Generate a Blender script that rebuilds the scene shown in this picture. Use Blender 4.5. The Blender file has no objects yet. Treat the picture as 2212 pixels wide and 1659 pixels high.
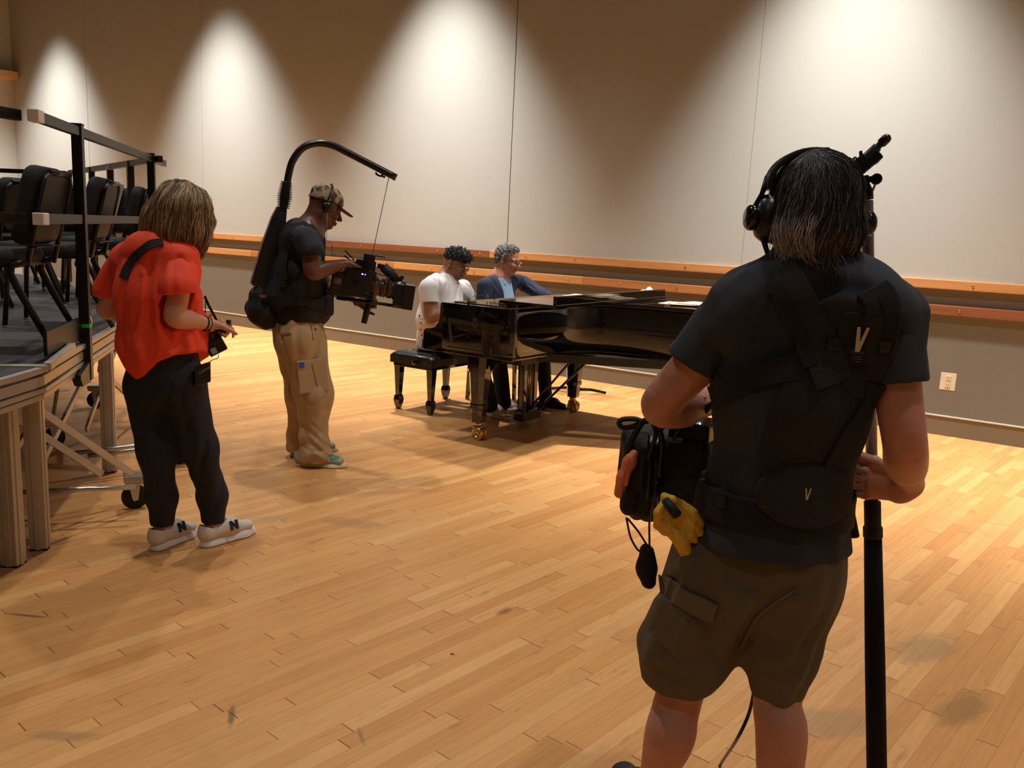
import bpy, bmesh, math, random
import numpy as np
from mathutils import Vector, Matrix
C = bpy.context.scene.collection
random.seed(7); RNG = np.random.default_rng(7)
# ---------------------------------------------------------------- camera
F_PX, CX, CY, EYE = 1850.0, 1106.0, 829.5, 1.5
def _n(v): v = np.array(v, float); return v/np.linalg.norm(v)
def _cray(x, y): return _n([x-CX, y-CY, F_PX])
_L = -_cray(-1650, 368)
_dv = _n([-450, 10500, F_PX]); _D = _n(_dv-_L*(_dv@_L))
_Y = _n(np.cross(_D, _L)); _Y = _Y if _Y[2] > 0 else -_Y
RM = np.array([_L, _Y, -_D])                 # world = RM @ camera ray (x right, y down, z forward)
O0 = np.array([0, 0, EYE])
def ray(px, py): return RM@_cray(px, py)
def P(px, py, D):                            # point seen at (px,py) a horizontal distance D away
    d = ray(px, py); return O0+d*(D/math.hypot(d[0], d[1]))
def ZP(px, py, z=0.0): d = ray(px, py); return O0+d*((z-EYE)/d[2])
def YP(px, py, y): d = ray(px, py); return O0+d*(y/d[1])
def XP(px, py, x): d = ray(px, py); return O0+d*(x/d[0])
cam = bpy.data.cameras.new('camera'); cam_o = bpy.data.objects.new('camera', cam); C.objects.link(cam_o)
rc = RM@np.diag([1, -1, -1.0])
M4 = Matrix.Identity(4)
for i in range(3):
    for j in range(3): M4[i][j] = rc[i, j]
M4.translation = Vector((0, 0, EYE)); cam_o.matrix_world = M4
cam.sensor_width = 36; cam.lens = F_PX/2212*36; cam.clip_start = 0.05; cam.clip_end = 100
sc = bpy.context.scene; sc.camera = cam_o
sc.view_settings.view_transform = 'Standard'; sc.view_settings.look = 'None'
sc.view_settings.gamma = 1; sc.view_settings.use_curve_mapping = False
sc.view_settings.exposure = 0.0
# ---------------------------------------------------------------- light: weak ambience, ceiling wall-washers and downlights
w = bpy.data.worlds.new('world'); sc.world = w; w.use_nodes = True
w.node_tree.nodes['Background'].inputs[0].default_value = (1, .93, .84, 1); w.node_tree.nodes['Background'].inputs[1].default_value = 0.02
WALL_Y, LEFT_X, RIGHT_X, BACK_Y, CEIL = 7.75, -15.9, 5.0, -6.0, 6.6
def spot(x, y, z, power, angle, blend, col=(1, .86, .68), size=.06, tgt=None):
    l = bpy.data.lights.new('ceiling_spot', 'SPOT'); l.energy = power; l.spot_size = math.radians(angle); l.spot_blend = blend
    l.color = col; l.shadow_soft_size = size
    o = bpy.data.objects.new('ceiling_spot', l); C.objects.link(o); o.location = (x, y, z)
    if tgt is not None: o.rotation_euler = (Vector(tgt)-Vector((x, y, z))).to_track_quat('-Z', 'Y').to_euler()
    o['kind'] = 'light'; return o
for x in (-14.36, -10.15, -6.3, -1.93, 2.3):
    spot(x, 6.75, 5.6, 2450, 70, 1.0, col=(1, .99, .94), size=.12)
for x, y in ((-13.3, 4.6), (-9.2, 4.6), (-5.1, 4.6), (-1.0, 4.6), (3.2, 4.6), (-11.2, 1.9), (-7.4, 1.9), (-3.5, 1.9), (0.4, 1.9), (4.2, 1.9), (-9.0, -2.2), (-4.6, -2.2), (-0.4, -2.2), (3.6, -2.2)):
    spot(x, y, 6.2, (480 if y > 3 else 305 if y > 0 else 240)*(.72 if x > 0 else 1), 96, .95, col=(1, .98, .93), size=.10)
# ---------------------------------------------------------------- materials
def new_mat(name):
    m = bpy.data.materials.new(name); m.use_nodes = True
    nt = m.node_tree; b = nt.nodes['Principled BSDF']; return m, nt, b
def srgb(r, g, b):
    f = lambda c: (c/255/12.92 if c/255 <= .04045 else ((c/255+.055)/1.055)**2.4)
    return (f(r), f(g), f(b), 1)
def mat(name, col, rough=.6, metal=0.0, bump=0.0, scale=60.0, vary=0.0, spec=None, coat=0.0, sheen=0.0, vscale=None, stretch=None, detail=3):
    m, nt, b = new_mat(name)
    if len(col) == 3: col = srgb(*col)
    b.inputs['Base Color'].default_value = col; b.inputs['Roughness'].default_value = rough; b.inputs['Metallic'].default_value = metal
    if spec is not None: b.inputs['Specular IOR Level'].default_value = spec
    if coat: b.inputs['Coat Weight'].default_value = coat
    if sheen: b.inputs['Sheen Weight'].default_value = sheen
    tc = nt.nodes.new('ShaderNodeTexCoord'); src = tc.outputs['Object']
    if stretch:
        mp = nt.nodes.new('ShaderNodeMapping'); mp.inputs['Scale'].default_value = stretch; nt.links.new(src, mp.inputs[0]); src = mp.outputs[0]
    if bump:
        n = nt.nodes.new('ShaderNodeTexNoise'); n.inputs['Scale'].default_value = scale; n.inputs['Detail'].default_value = detail
        nt.links.new(src, n.inputs[0]); bp = nt.nodes.new('ShaderNodeBump'); bp.inputs['Strength'].default_value = bump; bp.inputs['Distance'].default_value = .01
        nt.links.new(n.outputs[0], bp.inputs['Height']); nt.links.new(bp.outputs[0], b.inputs['Normal'])
    if vary:
        n = nt.nodes.new('ShaderNodeTexNoise'); n.inputs['Scale'].default_value = vscale or scale*.3; n.inputs['Detail'].default_value = 4
        nt.links.new(src, n.inputs[0]); mr = nt.nodes.new('ShaderNodeMapRange'); mr.inputs[1].default_value = .3; mr.inputs[2].default_value = .7
        mr.inputs[3].default_value = 1-vary; mr.inputs[4].default_value = 1+vary
        nt.links.new(n.outputs[0], mr.inputs[0]); mx = nt.nodes.new('ShaderNodeVectorMath'); mx.operation = 'SCALE'; mx.inputs[0].default_value = col[:3]
        nt.links.new(mr.outputs[0], mx.inputs['Scale']); nt.links.new(mx.outputs[0], b.inputs['Base Color'])
    return m
def emis(name, col, s):
    m, nt, b = new_mat(name); b.inputs['Base Color'].default_value = (*col, 1); b.inputs['Emission Color'].default_value = (*col, 1); b.inputs['Emission Strength'].default_value = s; return m
# ---------------------------------------------------------------- object helpers
def link(o, parent=None):
    C.objects.link(o)
    if parent is not None:
        o.parent = parent
        o.matrix_parent_inverse = Matrix.Translation(parent.location).inverted() if not parent.rotation_euler.z else parent_matrix(parent).inverted()
    return o
def parent_matrix(p): return Matrix.Translation(p.location)@p.rotation_euler.to_matrix().to_4x4()
def thing(name, label, cat, loc, group=None, rz=0):
    o = bpy.data.objects.new(name, None); C.objects.link(o); o.location = loc; o.rotation_euler = (0, 0, rz); o.empty_display_size = .1
    o['label'] = label; o['category'] = cat
    if group: o['group'] = group
    return o
def tag(o, label, cat, group=None):
    o['label'] = label; o['category'] = cat
    if group: o['group'] = group
    return o
def mesh_obj(name, verts, faces, m, parent=None, smooth=False, label=None):
    me = bpy.data.meshes.new(name); me.from_pydata([tuple(map(float, v)) for v in verts], [], faces); me.update()
    if smooth: me.polygons.foreach_set('use_smooth', [True]*len(me.polygons))
    o = bpy.data.objects.new(name, me)
    if isinstance(m, (list, tuple)):
        for k in m: me.materials.append(k)
    elif m: me.materials.append(m)
    link(o, parent)
    if label: o['label'] = label
    return o
class MB:                                                       # collects shapes, then builds ONE mesh object
    def __init__(s): s.v = []; s.f = []; s.sm = []; s.mi = []
    def add(s, V, F, smooth=False, mi=0):
        b = len(s.v); s.v += [tuple(map(float, q)) for q in V]; s.f += [tuple(b+i for i in f) for f in F]; s.sm += [smooth]*len(F); s.mi += [mi]*len(F); return s
    def hexa(s, p8, mi=0):                                      # 8 corners: bottom loop 0-3, top loop 4-7
        return s.add(p8, [(3, 2, 1, 0), (4, 5, 6, 7), (0, 1, 5, 4), (1, 2, 6, 5), (2, 3, 7, 6), (3, 0, 4, 7)], mi=mi)
    def box(s, c, h, R=None, ch=0.0, mi=0):                     # centre, half sizes, rotation, chamfer
        R = np.eye(3) if R is None else np.array(R); c = np.array(c, float); h = np.array(h, float)
        if ch <= 0:
            p = [c+R@(h*np.array(q)) for q in ((-1, -1, -1), (1, -1, -1), (1, 1, -1), (-1, 1, -1), (-1, -1, 1), (1, -1, 1), (1, 1, 1), (-1, 1, 1))]
            return s.hexa(p, mi)
        ch = min(ch, min(h)*.95); bm = bmesh.new(); bmesh.ops.create_cube(bm, size=2)
        for v in bm.verts: v.co = Vector((v.co.x*h[0], v.co.y*h[1], v.co.z*h[2]))
        bmesh.ops.bevel(bm, geom=list(bm.edges), offset=ch, segments=2, profile=.6, affect='EDGES')
        bm.verts.ensure_lookup_table(); V = [c+R@np.array(v.co) for v in bm.verts]; Fs = [tuple(v.index for v in f.verts) for f in bm.faces]; bm.free()
        return s.add(V, Fs, mi=mi)
    def bar(s, a, b, w, h, up=(0, 0, 1), ch=0.0, mi=0):         # box bar from a to b
        a = np.array(a, float); b = np.array(b, float); x = _n(b-a); up = np.array(up, float)
        if abs(x@up) > .99: up = np.array([1.0, 0, 0])
        y = _n(np.cross(up, x)); z = np.cross(x, y)
        return s.box((a+b)/2, (np.linalg.norm(b-a)/2, w/2, h/2), np.array([x, y, z]).T, ch, mi)
    def tube(s, pts, r, n=10, caps=True, mi=0, closed=False, flat=1.0, up=(0, 0, 1)):
        pts = [np.array(p, float) for p in pts]; N = len(pts); rr = r if hasattr(r, '__len__') else [r]*N
        V = []; prev = None
        for i, p in enumerate(pts):
            if closed: t = _n(pts[(i+1) % N]-pts[i-1])
            else: t = _n(pts[min(i+1, N-1)]-pts[max(i-1, 0)])
            if prev is None:
                u = np.array(up, float)
                if abs(t@u) > .95: u = np.array([1.0, 0, 0])
            else: u = prev
            y = _n(np.cross(t, u)); u = np.cross(y, t); prev = u
            for k in range(n):
                a = 2*math.pi*k/n; V.append(p+rr[i]*(math.cos(a)*y+flat*math.sin(a)*u))
        Fs = []
        for i in range(N if closed else N-1):
            j = (i+1) % N
            for k in range(n): Fs.append((i*n+k, i*n+(k+1) % n, j*n+(k+1) % n, j*n+k))
        s.add(V, Fs, True, mi)
        if caps and not closed:
            b = len(s.v)-len(V); s.f.append(tuple(b+k for k in range(n))[::-1]); s.f.append(tuple(b+(N-1)*n+k for k in range(n))); s.sm += [False]*2; s.mi += [mi]*2
        return s
    def lathe(s, c, prof, axis=(0, 0, 1), n=24, mi=0, smooth=True):   # prof: (radius, height along axis)
        ax = _n(axis); u = np.array([1.0, 0, 0]) if abs(ax[0]) < .9 else np.array([0, 1.0, 0]); u = _n(np.cross(ax, u)); v = np.cross(ax, u); c = np.array(c, float); V = []
        for r, h in prof:
            for k in range(n):
                a = 2*math.pi*k/n; V.append(c+ax*h+max(r, 1e-5)*(math.cos(a)*u+math.sin(a)*v))
        Fs = [(i*n+k, i*n+(k+1) % n, (i+1)*n+(k+1) % n, (i+1)*n+k) for i in range(len(prof)-1) for k in range(n)]
        b0 = len(s.v); s.add(V, Fs, smooth, mi)
        s.f.append(tuple(b0+k for k in range(n))[::-1]); s.f.append(tuple(b0+(len(prof)-1)*n+k for k in range(n))); s.sm += [False]*2; s.mi += [mi]*2
        return s
    def prism(s, poly, z0, z1, O=(0, 0, 0), R=None, mi=0, smooth=False):          # 2-D polygon extruded along local z
        R = np.eye(3) if R is None else np.array(R); O = np.array(O, float); n = len(poly)
        V = [O+R@np.array([p[0], p[1], z0]) for p in poly]+[O+R@np.array([p[0], p[1], z1]) for p in poly]
        s.add(V, [tuple(range(n))[::-1], tuple(range(n, 2*n))], False, mi)
        b = len(s.v)-2*n
        for k in range(n): s.f.append((b+k, b+(k+1) % n, b+n+(k+1) % n, b+n+k)); s.sm.append(smooth); s.mi.append(mi)
        return s
    def build(s, name, m, parent=None, label=None, bevel=0.0):
        me = bpy.data.meshes.new(name); me.from_pydata(s.v, [], s.f); me.polygons.foreach_set('use_smooth', s.sm)
        if isinstance(m, (list, tuple)):
            for k in m: me.materials.append(k)
            me.polygons.foreach_set('material_index', s.mi)
        elif m: me.materials.append(m)
        me.update(); o = bpy.data.objects.new(name, me); link(o, parent)
        if label: o['label'] = label
        if bevel:
            bv = o.modifiers.new('bevel', 'BEVEL'); bv.width = bevel; bv.segments = 2; bv.limit_method = 'ANGLE'
        return o
def struct(name, mb, m):
    o = mb.build(name, m) if isinstance(mb, MB) else mb; o['kind'] = 'structure'; return o
def rotz(a): c, s = math.cos(a), math.sin(a); return np.array([[c, -s, 0], [s, c, 0], [0, 0, 1]])
def head(deg): a = math.radians(deg); return np.array([math.cos(a), math.sin(a), 0])
def frame(x, up=(0, 0, 1)):                                     # columns: x, y, z with x along the given direction
    x = _n(x); up = np.array(up, float); y = _n(np.cross(up, x)); return np.array([x, y, np.cross(x, y)]).T
def spline(pts, n=8):                                           # Catmull-Rom through points
    pts = [np.array(p, float) for p in pts]; q = [2*pts[0]-pts[1]]+pts+[2*pts[-1]-pts[-2]]; out = []
    for i in range(len(pts)-1):
        a, b, c, d = q[i:i+4]
        for k in range(n):
            t = k/n; out.append(.5*((2*b)+(c-a)*t+(2*a-5*b+4*c-d)*t*t+(3*b-a-3*c+d)*t**3))
    out.append(pts[-1]); return out
def copy_tree(o, parent=None):
    c = o.copy(); C.objects.link(c)
    if parent is not None: c.parent = parent; c.matrix_parent_inverse = o.matrix_parent_inverse.copy()
    for ch in [x for x in bpy.data.objects if x.parent == o]: copy_tree(ch, c)
    return c
def text_obj(name, body, m, size, O, R, parent, depth=.0008, align='CENTER', shear=0.0, font_space=1.0, bold=0.0):
    cu = bpy.data.curves.new(name, 'FONT'); cu.body = body; cu.size = size; cu.extrude = depth; cu.align_x = align; cu.align_y = 'CENTER'; cu.space_character = font_space; cu.shear = shear; cu.offset = bold
    tmp = bpy.data.objects.new(name+'_t', cu); C.objects.link(tmp); dg = bpy.context.evaluated_depsgraph_get(); dg.update()
    me = bpy.data.meshes.new_from_object(tmp.evaluated_get(dg)); bpy.data.objects.remove(tmp)
    R = np.array(R); O = np.array(O)
    for v in me.vertices: v.co = Vector(O+R@np.array(v.co))
    me.materials.clear(); me.materials.append(m); o = bpy.data.objects.new(name, me); link(o, parent); return o
# ================================================================ the room
SCUFFS = []
for px, py, ang, a_, b_, c_, am in ((500, 1546, -42, .075, .012, (112, 96, 70), .8), (60, 1330, 28, .10, .010, (70, 56, 48), .7), (977, 1413, 0, .010, .009, (60, 26, 18), .95), (2150, 1027, -30, .020, .010, (90, 84, 80), .8), (780, 1590, -35, .06, .008, (120, 104, 78), .6), (2000, 1400, 70, .22, .10, (146, 120, 88), .55), (1800, 1560, 40, .25, .10, (150, 124, 94), .5), (2080, 1530, 75, .2, .07, (132, 100, 64), .6), (760, 1130, 20, .2, .08, (150, 116, 76), .5), (140, 1590, 35, .12, .03, (150, 120, 80), .6), (1090, 1320, 83, .06, .02, (110, 84, 56), .7), (590, 1120, 60, .16, .06, (170, 136, 92), .5)):
    p_ = ZP(px, py); SCUFFS.append(((p_[0], p_[1]), math.radians(ang), a_, b_, c_, am))
def floor_material():
    m, nt, b = new_mat('maple_floor'); N = nt.nodes; Lk = nt.links
    def math_(op, a, b_=None, c=None):
        n = N.new('ShaderNodeMath'); n.operation = op
        for i, v in enumerate((a, b_, c)):
            if v is None: continue
            if isinstance(v, (int, float)): n.inputs[i].default_value = v
            else: Lk.new(v, n.inputs[i])
        return n.outputs[0]
    tc = N.new('ShaderNodeTexCoord'); mp = N.new('ShaderNodeMapping'); mp.vector_type = 'POINT'; mp.inputs['Rotation'].default_value = (0, 0, math.radians(-83)); Lk.new(tc.outputs['Object'], mp.inputs[0])
    sp = N.new('ShaderNodeSeparateXYZ'); Lk.new(mp.outputs[0], sp.inputs[0]); u, v = sp.outputs[0], sp.outputs[1]
    vw = math_('DIVIDE', v, .060); row = math_('FLOOR', vw)
    wn = N.new('ShaderNodeTexWhiteNoise'); wn.noise_dimensions = '1D'; Lk.new(row, wn.inputs['W'])
    ul = math_('ADD', math_('DIVIDE', u, math_('MULTIPLY_ADD', wn.outputs[0], .5, .55)), math_('MULTIPLY', wn.outputs[0], 37.3)); col = math_('FLOOR', ul)
    cb = N.new('ShaderNodeCombineXYZ'); Lk.new(row, cb.inputs[0]); Lk.new(col, cb.inputs[1])
    w2 = N.new('ShaderNodeTexWhiteNoise'); w2.noise_dimensions = '3D'; Lk.new(cb.outputs[0], w2.inputs['Vector'])
    cr = N.new('ShaderNodeValToRGB'); e = cr.color_ramp.elements; e[0].position = 0; e[0].color = srgb(200, 138, 80); e[1].position = 1; e[1].color = srgb(220, 166, 106)
    for p, c in ((.12, (205, 145, 86)), (.4, (209, 150, 90)), (.75, (214, 157, 97))): x = e.new(p); x.color = srgb(*c)
    Lk.new(w2.outputs[0], cr.inputs[0])
    # grain along the board
    mg = N.new('ShaderNodeMapping'); mg.inputs['Scale'].default_value = (2.2, 38, 1); Lk.new(mp.outputs[0], mg.inputs[0])
    ofs = N.new('ShaderNodeVectorMath'); ofs.operation = 'ADD'; Lk.new(mg.outputs[0], ofs.inputs[0]); Lk.new(w2.outputs[1], ofs.inputs[1])
    gn = N.new('ShaderNodeTexNoise'); gn.inputs['Scale'].default_value = 1.6; gn.inputs['Detail'].default_value = 6; gn.inputs['Roughness'].default_value = .65; Lk.new(ofs.outputs[0], gn.inputs[0])
    g = N.new('ShaderNodeMapRange'); g.inputs[1].default_value = .3; g.inputs[2].default_value = .75; g.inputs[3].default_value = 1.06; g.inputs[4].default_value = .86; Lk.new(gn.outputs[0], g.inputs[0])
    # grey wear patches and short dark stains
    st = N.new('ShaderNodeTexNoise'); st.inputs['Scale'].default_value = 1.3; st.inputs['Detail'].default_value = 5; st.inputs['Roughness'].default_value = .7; Lk.new(tc.outputs['Object'], st.inputs[0])
    s1 = N.new('ShaderNodeMapRange'); s1.inputs[1].default_value = .56; s1.inputs[2].default_value = .74; s1.inputs[3].default_value = 0; s1.inputs[4].default_value = .5; Lk.new(st.outputs[0], s1.inputs[0])
    mk = N.new('ShaderNodeMapping'); mk.inputs['Scale'].default_value = (3.0, 11, 1); Lk.new(mp.outputs[0], mk.inputs[0])
    kn = N.new('ShaderNodeTexNoise'); kn.inputs['Scale'].default_value = 1.5; kn.inputs['Detail'].default_value = 4; kn.inputs['Roughness'].default_value = .6; Lk.new(mk.outputs[0], kn.inputs[0])
    s2 = N.new('ShaderNodeMapRange'); s2.inputs[1].default_value = .62; s2.inputs[2].default_value = .76; s2.inputs[3].default_value = 0; s2.inputs[4].default_value = .55; Lk.new(kn.outputs[0], s2.inputs[0])
    sc_ = N.new('ShaderNodeVectorMath'); sc_.operation = 'SCALE'; Lk.new(cr.outputs[0], sc_.inputs[0]); Lk.new(g.outputs[0], sc_.inputs['Scale'])
    m1 = N.new('ShaderNodeMix'); m1.data_type = 'RGBA'; Lk.new(s1.outputs[0], m1.inputs[0]); Lk.new(sc_.outputs[0], m1.inputs[6]); m1.inputs[7].default_value = srgb(176, 134, 88)
    m2 = N.new('ShaderNodeMix'); m2.data_type = 'RGBA'; Lk.new(s2.outputs[0], m2.inputs[0]); Lk.new(m1.outputs[2], m2.inputs[6]); m2.inputs[7].default_value = srgb(128, 88, 54)
    prev = m2.outputs[2]
    for (x_, y_), rot, lx_, ly_, c_, am in SCUFFS:
        mp_ = N.new('ShaderNodeMapping'); mp_.vector_type = 'TEXTURE'; mp_.inputs['Location'].default_value = (x_, y_, 0); mp_.inputs['Rotation'].default_value = (0, 0, rot); mp_.inputs['Scale'].default_value = (lx_, ly_, 1); Lk.new(tc.outputs['Object'], mp_.inputs[0])
        n_ = N.new('ShaderNodeTexNoise'); n_.inputs['Scale'].default_value = 2.2; n_.inputs['Detail'].default_value = 4; Lk.new(mp_.outputs[0], n_.inputs[0]); ln = N.new('ShaderNodeVectorMath'); ln.operation = 'LENGTH'; sx = N.new('ShaderNodeVectorMath'); sx.operation = 'MULTIPLY'; sx.inputs[1].default_value = (1, 1, 0); Lk.new(mp_.outputs[0], sx.inputs[0]); Lk.new(sx.outputs[0], ln.inputs[0])
        d_ = math_('ADD', ln.outputs['Value'], math_('MULTIPLY', n_.outputs[0], .8)); r_ = N.new('ShaderNodeMapRange'); r_.inputs[1].default_value = .9; r_.inputs[2].default_value = 1.4; r_.inputs[3].default_value = am; r_.inputs[4].default_value = 0; Lk.new(d_, r_.inputs[0])
        mm = N.new('ShaderNodeMix'); mm.data_type = 'RGBA'; Lk.new(r_.outputs[0], mm.inputs[0]); Lk.new(prev, mm.inputs[6]); mm.inputs[7].default_value = srgb(*c_); prev = mm.outputs[2]
    # gaps between the boards
    fr = math_('FRACT', vw); gv = math_('MINIMUM', fr, math_('SUBTRACT', 1, fr)); fu = math_('FRACT', ul); gu = math_('MINIMUM', fu, math_('SUBTRACT', 1, fu))
    gap = math_('MAXIMUM', math_('MULTIPLY', math_('LESS_THAN', gv, .013), .38), math_('MULTIPLY', math_('LESS_THAN', gu, .0022), .8))
    m3 = N.new('ShaderNodeMix'); m3.data_type = 'RGBA'; Lk.new(gap, m3.inputs[0]); Lk.new(prev, m3.inputs[6]); m3.inputs[7].default_value = srgb(82, 50, 26)
    Lk.new(m3.outputs[2], b.inputs['Base Color'])
    rr = N.new('ShaderNodeMapRange'); rr.inputs[3].default_value = .30; rr.inputs[4].default_value = .50; Lk.new(gn.outputs[0], rr.inputs[0]); Lk.new(rr.outputs[0], b.inputs['Roughness'])
    b.inputs['Specular IOR Level'].default_value = .35
    bp = N.new('ShaderNodeBump'); bp.inputs['Strength'].default_value = .25; bp.inputs['Distance'].default_value = .002; bp.invert = True; Lk.new(gap, bp.inputs['Height']); Lk.new(bp.outputs[0], b.inputs['Normal'])
    return m
M = {}
M['floor'] = floor_material()
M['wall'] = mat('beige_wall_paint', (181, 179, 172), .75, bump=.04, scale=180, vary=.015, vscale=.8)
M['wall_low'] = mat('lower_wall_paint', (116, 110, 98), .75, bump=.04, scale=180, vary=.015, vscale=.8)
M['ceil'] = mat('ceiling_paint', (96, 90, 82), .9, bump=.02, scale=30)
M['seam'] = mat('wall_seam', (92, 78, 60), .9); M['seam2'] = mat('wall_seam_faint', (160, 152, 138), .9)
M['base'] = mat('baseboard_vinyl', (120, 106, 87), .6, vary=.04, vscale=2)
M['cap'] = mat('baseboard_lit_edge', (208, 196, 172), .4)  # pale colour paints in the light caught by the baseboard's top edge
M['brass'] = mat('brass', (220, 182, 106), .22, 1.0)
M['oak'] = [mat('rail_wood_%s' % n, c, .38, vary=.14, vscale=1.0, stretch=(1.2, 30, 30), coat=.15) for n, c in (('honey', (206, 146, 92)), ('russet', (140, 86, 56)), ('amber', (186, 126, 76)))]
fl_ = MB().box(((LEFT_X+RIGHT_X)/2, (WALL_Y+BACK_Y)/2, -.05), ((RIGHT_X-LEFT_X)/2, (WALL_Y-BACK_Y)/2, .05)); struct('floor', fl_, M['floor'])
cx, cy = (LEFT_X+RIGHT_X)/2, (WALL_Y+BACK_Y)/2; hx, hy = (RIGHT_X-LEFT_X)/2, (WALL_Y-BACK_Y)/2
struct('ceiling', MB().box((cx, cy, CEIL+.05), (hx, hy, .05)), M['ceil'])
struct('wall_back', MB().box((cx, WALL_Y+.1, CEIL/2), (hx+.2, .1, CEIL/2+.1)), M['wall'])
struct('wall_left', MB().box((LEFT_X-.1, cy, CEIL/2), (.1, hy, CEIL/2+.1)), M['wall'])
struct('wall_right', MB().box((RIGHT_X+.1, cy, CEIL/2), (.1, hy, CEIL/2+.1)), M['wall'])
struct('wall_front', MB().box((cx, BACK_Y-.1, CEIL/2), (hx+.2, .1, CEIL/2+.1)), M['wall'])
nt_ = 0
def trim(mb, m):
    global nt_; nt_ += 1; return struct('trim_%d' % nt_, mb, m)
for x in (XP(1108, 250, 1)[0]*0+YP(1108, 250, WALL_Y)[0], YP(437, 300, WALL_Y)[0], YP(1615, 430, WALL_Y)[0], YP(190, 260, WALL_Y)[0]):
    wd = .006 if abs(x-YP(1108, 250, WALL_Y)[0]) < .01 else .003
    trim(MB().box((x, WALL_Y-.0015, CEIL/2+.08), (wd/2, .0015, CEIL/2-.08)), M['seam'] if wd > .005 else M['seam2'])
BH = .155
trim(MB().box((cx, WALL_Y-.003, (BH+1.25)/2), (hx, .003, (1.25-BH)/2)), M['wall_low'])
trim(MB().box((cx, WALL_Y-.009, BH/2), (hx, .009, BH/2)), M['base'])
trim(MB().box((cx, WALL_Y-.012, BH+.006), (hx, .012, .006), ch=.003), M['cap'])  # top edge of the baseboard, its brightness painted in
trim(MB().box((LEFT_X+.009, cy, BH/2), (.009, hy, BH/2)), M['base'])
# two wooden rails with brass screws
rails = [(1.233, .038, [(LEFT_X, 0), (-12.4, 2), (-10.4, 0), (-8.25, 1), (-5.6, 0), (-2.0, 0), (-.35, 0), (RIGHT_X, 0)]),
         (1.028, .040, [(LEFT_X, 2), (-11.3, 0), (-9.6, 2), (-7.0, 0), (-4.4, 2), (-2.1, 1), (.6, 0), (RIGHT_X, 0)])]
for z, hh, seg in rails:
    for (x0, mi), (x1, _) in zip(seg, seg[1:]):
        o = MB().box(((x0+x1)/2, WALL_Y-.024, z), ((x1-x0)/2-.001, .024, hh), ch=.006); trim(o, M['oak'][mi])
screws = []
proto = None
for z, hh, seg in rails:
    for k in range(26):
        x = -13.7+k*.61+(.04 if z > 1.1 else -.03)
        if x > 2: break
        if proto is None:
            proto = MB().lathe((0, 0, 0), [(.0001, -.004), (.007, -.003), (.011, 0), (.011, .002)], axis=(0, 1, 0), n=12).build('rail_screw', M['brass'])
            tag(proto, 'brass screw head holding a wooden wall rail', 'screw', 'brass screws along the wall rails'); o = proto
        else: o = proto.copy(); C.objects.link(o)
        o.location = (x, WALL_Y-.050, z); screws.append(o)
# left wall: ledge, white rails and wood rail
trim(MB().box((LEFT_X+.15, 5.3, 3.69), (.15, 2.4, .055)), mat('ledge_wood', (196, 150, 96), .5, vary=.1))
for z in (1.72, 1.61): trim(MB().tube([(LEFT_X+.08, 4, z), (LEFT_X+.08, WALL_Y, z)], .028), mat('white_pipe', (235, 228, 214), .35))
trim(MB().box((LEFT_X+.024, 5, 1.03), (.024, 2.75, .04), ch=.006), M['oak'][0])
# wall outlet
oc = YP(2048, 824, WALL_Y)
t = thing('wall_outlet', 'white duplex power outlet low on the beige wall', 'outlet', (oc[0], WALL_Y, oc[2]))
pw = mat('outlet_plastic', (222, 208, 184), .35); pd = mat('outlet_slot', (60, 48, 38), .6)
MB().box((oc[0], WALL_Y-.004, oc[2]), (.058, .004, .072), ch=.003).build('cover_plate', pw, t)
for s in (-1, 1):
    r_ = MB().box((oc[0], WALL_Y-.0095, oc[2]+s*.028), (.019, .002, .021), ch=.0015).build('receptacle', pw, t)
    MB().box((oc[0]-.008, WALL_Y-.0118, oc[2]+s*.028+.004), (.0014, .0008, .006)).box((oc[0]+.008, WALL_Y-.0118, oc[2]+s*.028+.004), (.0014, .0008, .005)).lathe((oc[0], WALL_Y-.0118, oc[2]+s*.028-.011), [(.003, -.0006), (.003, .0006)], (0, 1, 0), 10).build('slot', pd, r_)
# ================================================================ the grand piano (pianists sit at its left, treble side towards us)
M['ebony'] = mat('piano_lacquer', (9, 8, 7), .06, coat=.6, spec=.6)
M['ebony_mat'] = mat('piano_underside', (16, 12, 9), .45)
M['ivory'] = mat('key_white', (232, 226, 212), .25); M['keyblack'] = mat('key_black', (10, 10, 10), .3)
M['gold'] = mat('gold_leaf', (104, 80, 44), .5, .5)
M['plate'] = mat('iron_plate', (118, 92, 60), .45, .5, bump=.1, scale=40)
M['felt'] = mat('red_felt', (120, 24, 22), .9)
PN, PF = 4.70, 6.36                                             # near (treble) and far (bass) sides
piano = thing('grand_piano', 'black lacquered concert grand piano with brass casters and a folded lid', 'piano', (-2.8, 5.5, 0))
def outline(grow=0.0, x0=-3.80):
    pts = [(-3.245, PN), (-3.205, PN+.015), (-3.19, PN+.055), (-3.19, 4.95), (-3.185, 5.12), (-3.15, 5.30), (-3.07, 5.44), (-2.93, 5.54), (-2.72, 5.61), (-2.45, 5.66), (-2.1, 5.70), (-1.8, 5.74), (-1.5, 5.81), (-1.33, 5.92), (-1.25, 6.08), (-1.25, 6.2), (-1.3, 6.32), (-1.4, PF)]
    sm = [(p[0], p[1]) for p in spline([(a, b, 0) for a, b in pts], 3)]
    poly = [(x0, PN)]+sm+[(x0, PF)]
    if grow:
        out = []
        for i, p in enumerate(poly):
            a = np.array(poly[i-1]); b = np.array(poly[(i+1) % len(poly)]); t = _n(b-a); out.append((p[0]+grow*t[1], p[1]-grow*t[0]))
        poly = out
    return poly
rim = MB().prism(outline(), .655, .982, smooth=True); rim.prism(outline(-.012), .628, .6549, smooth=True)
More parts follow.
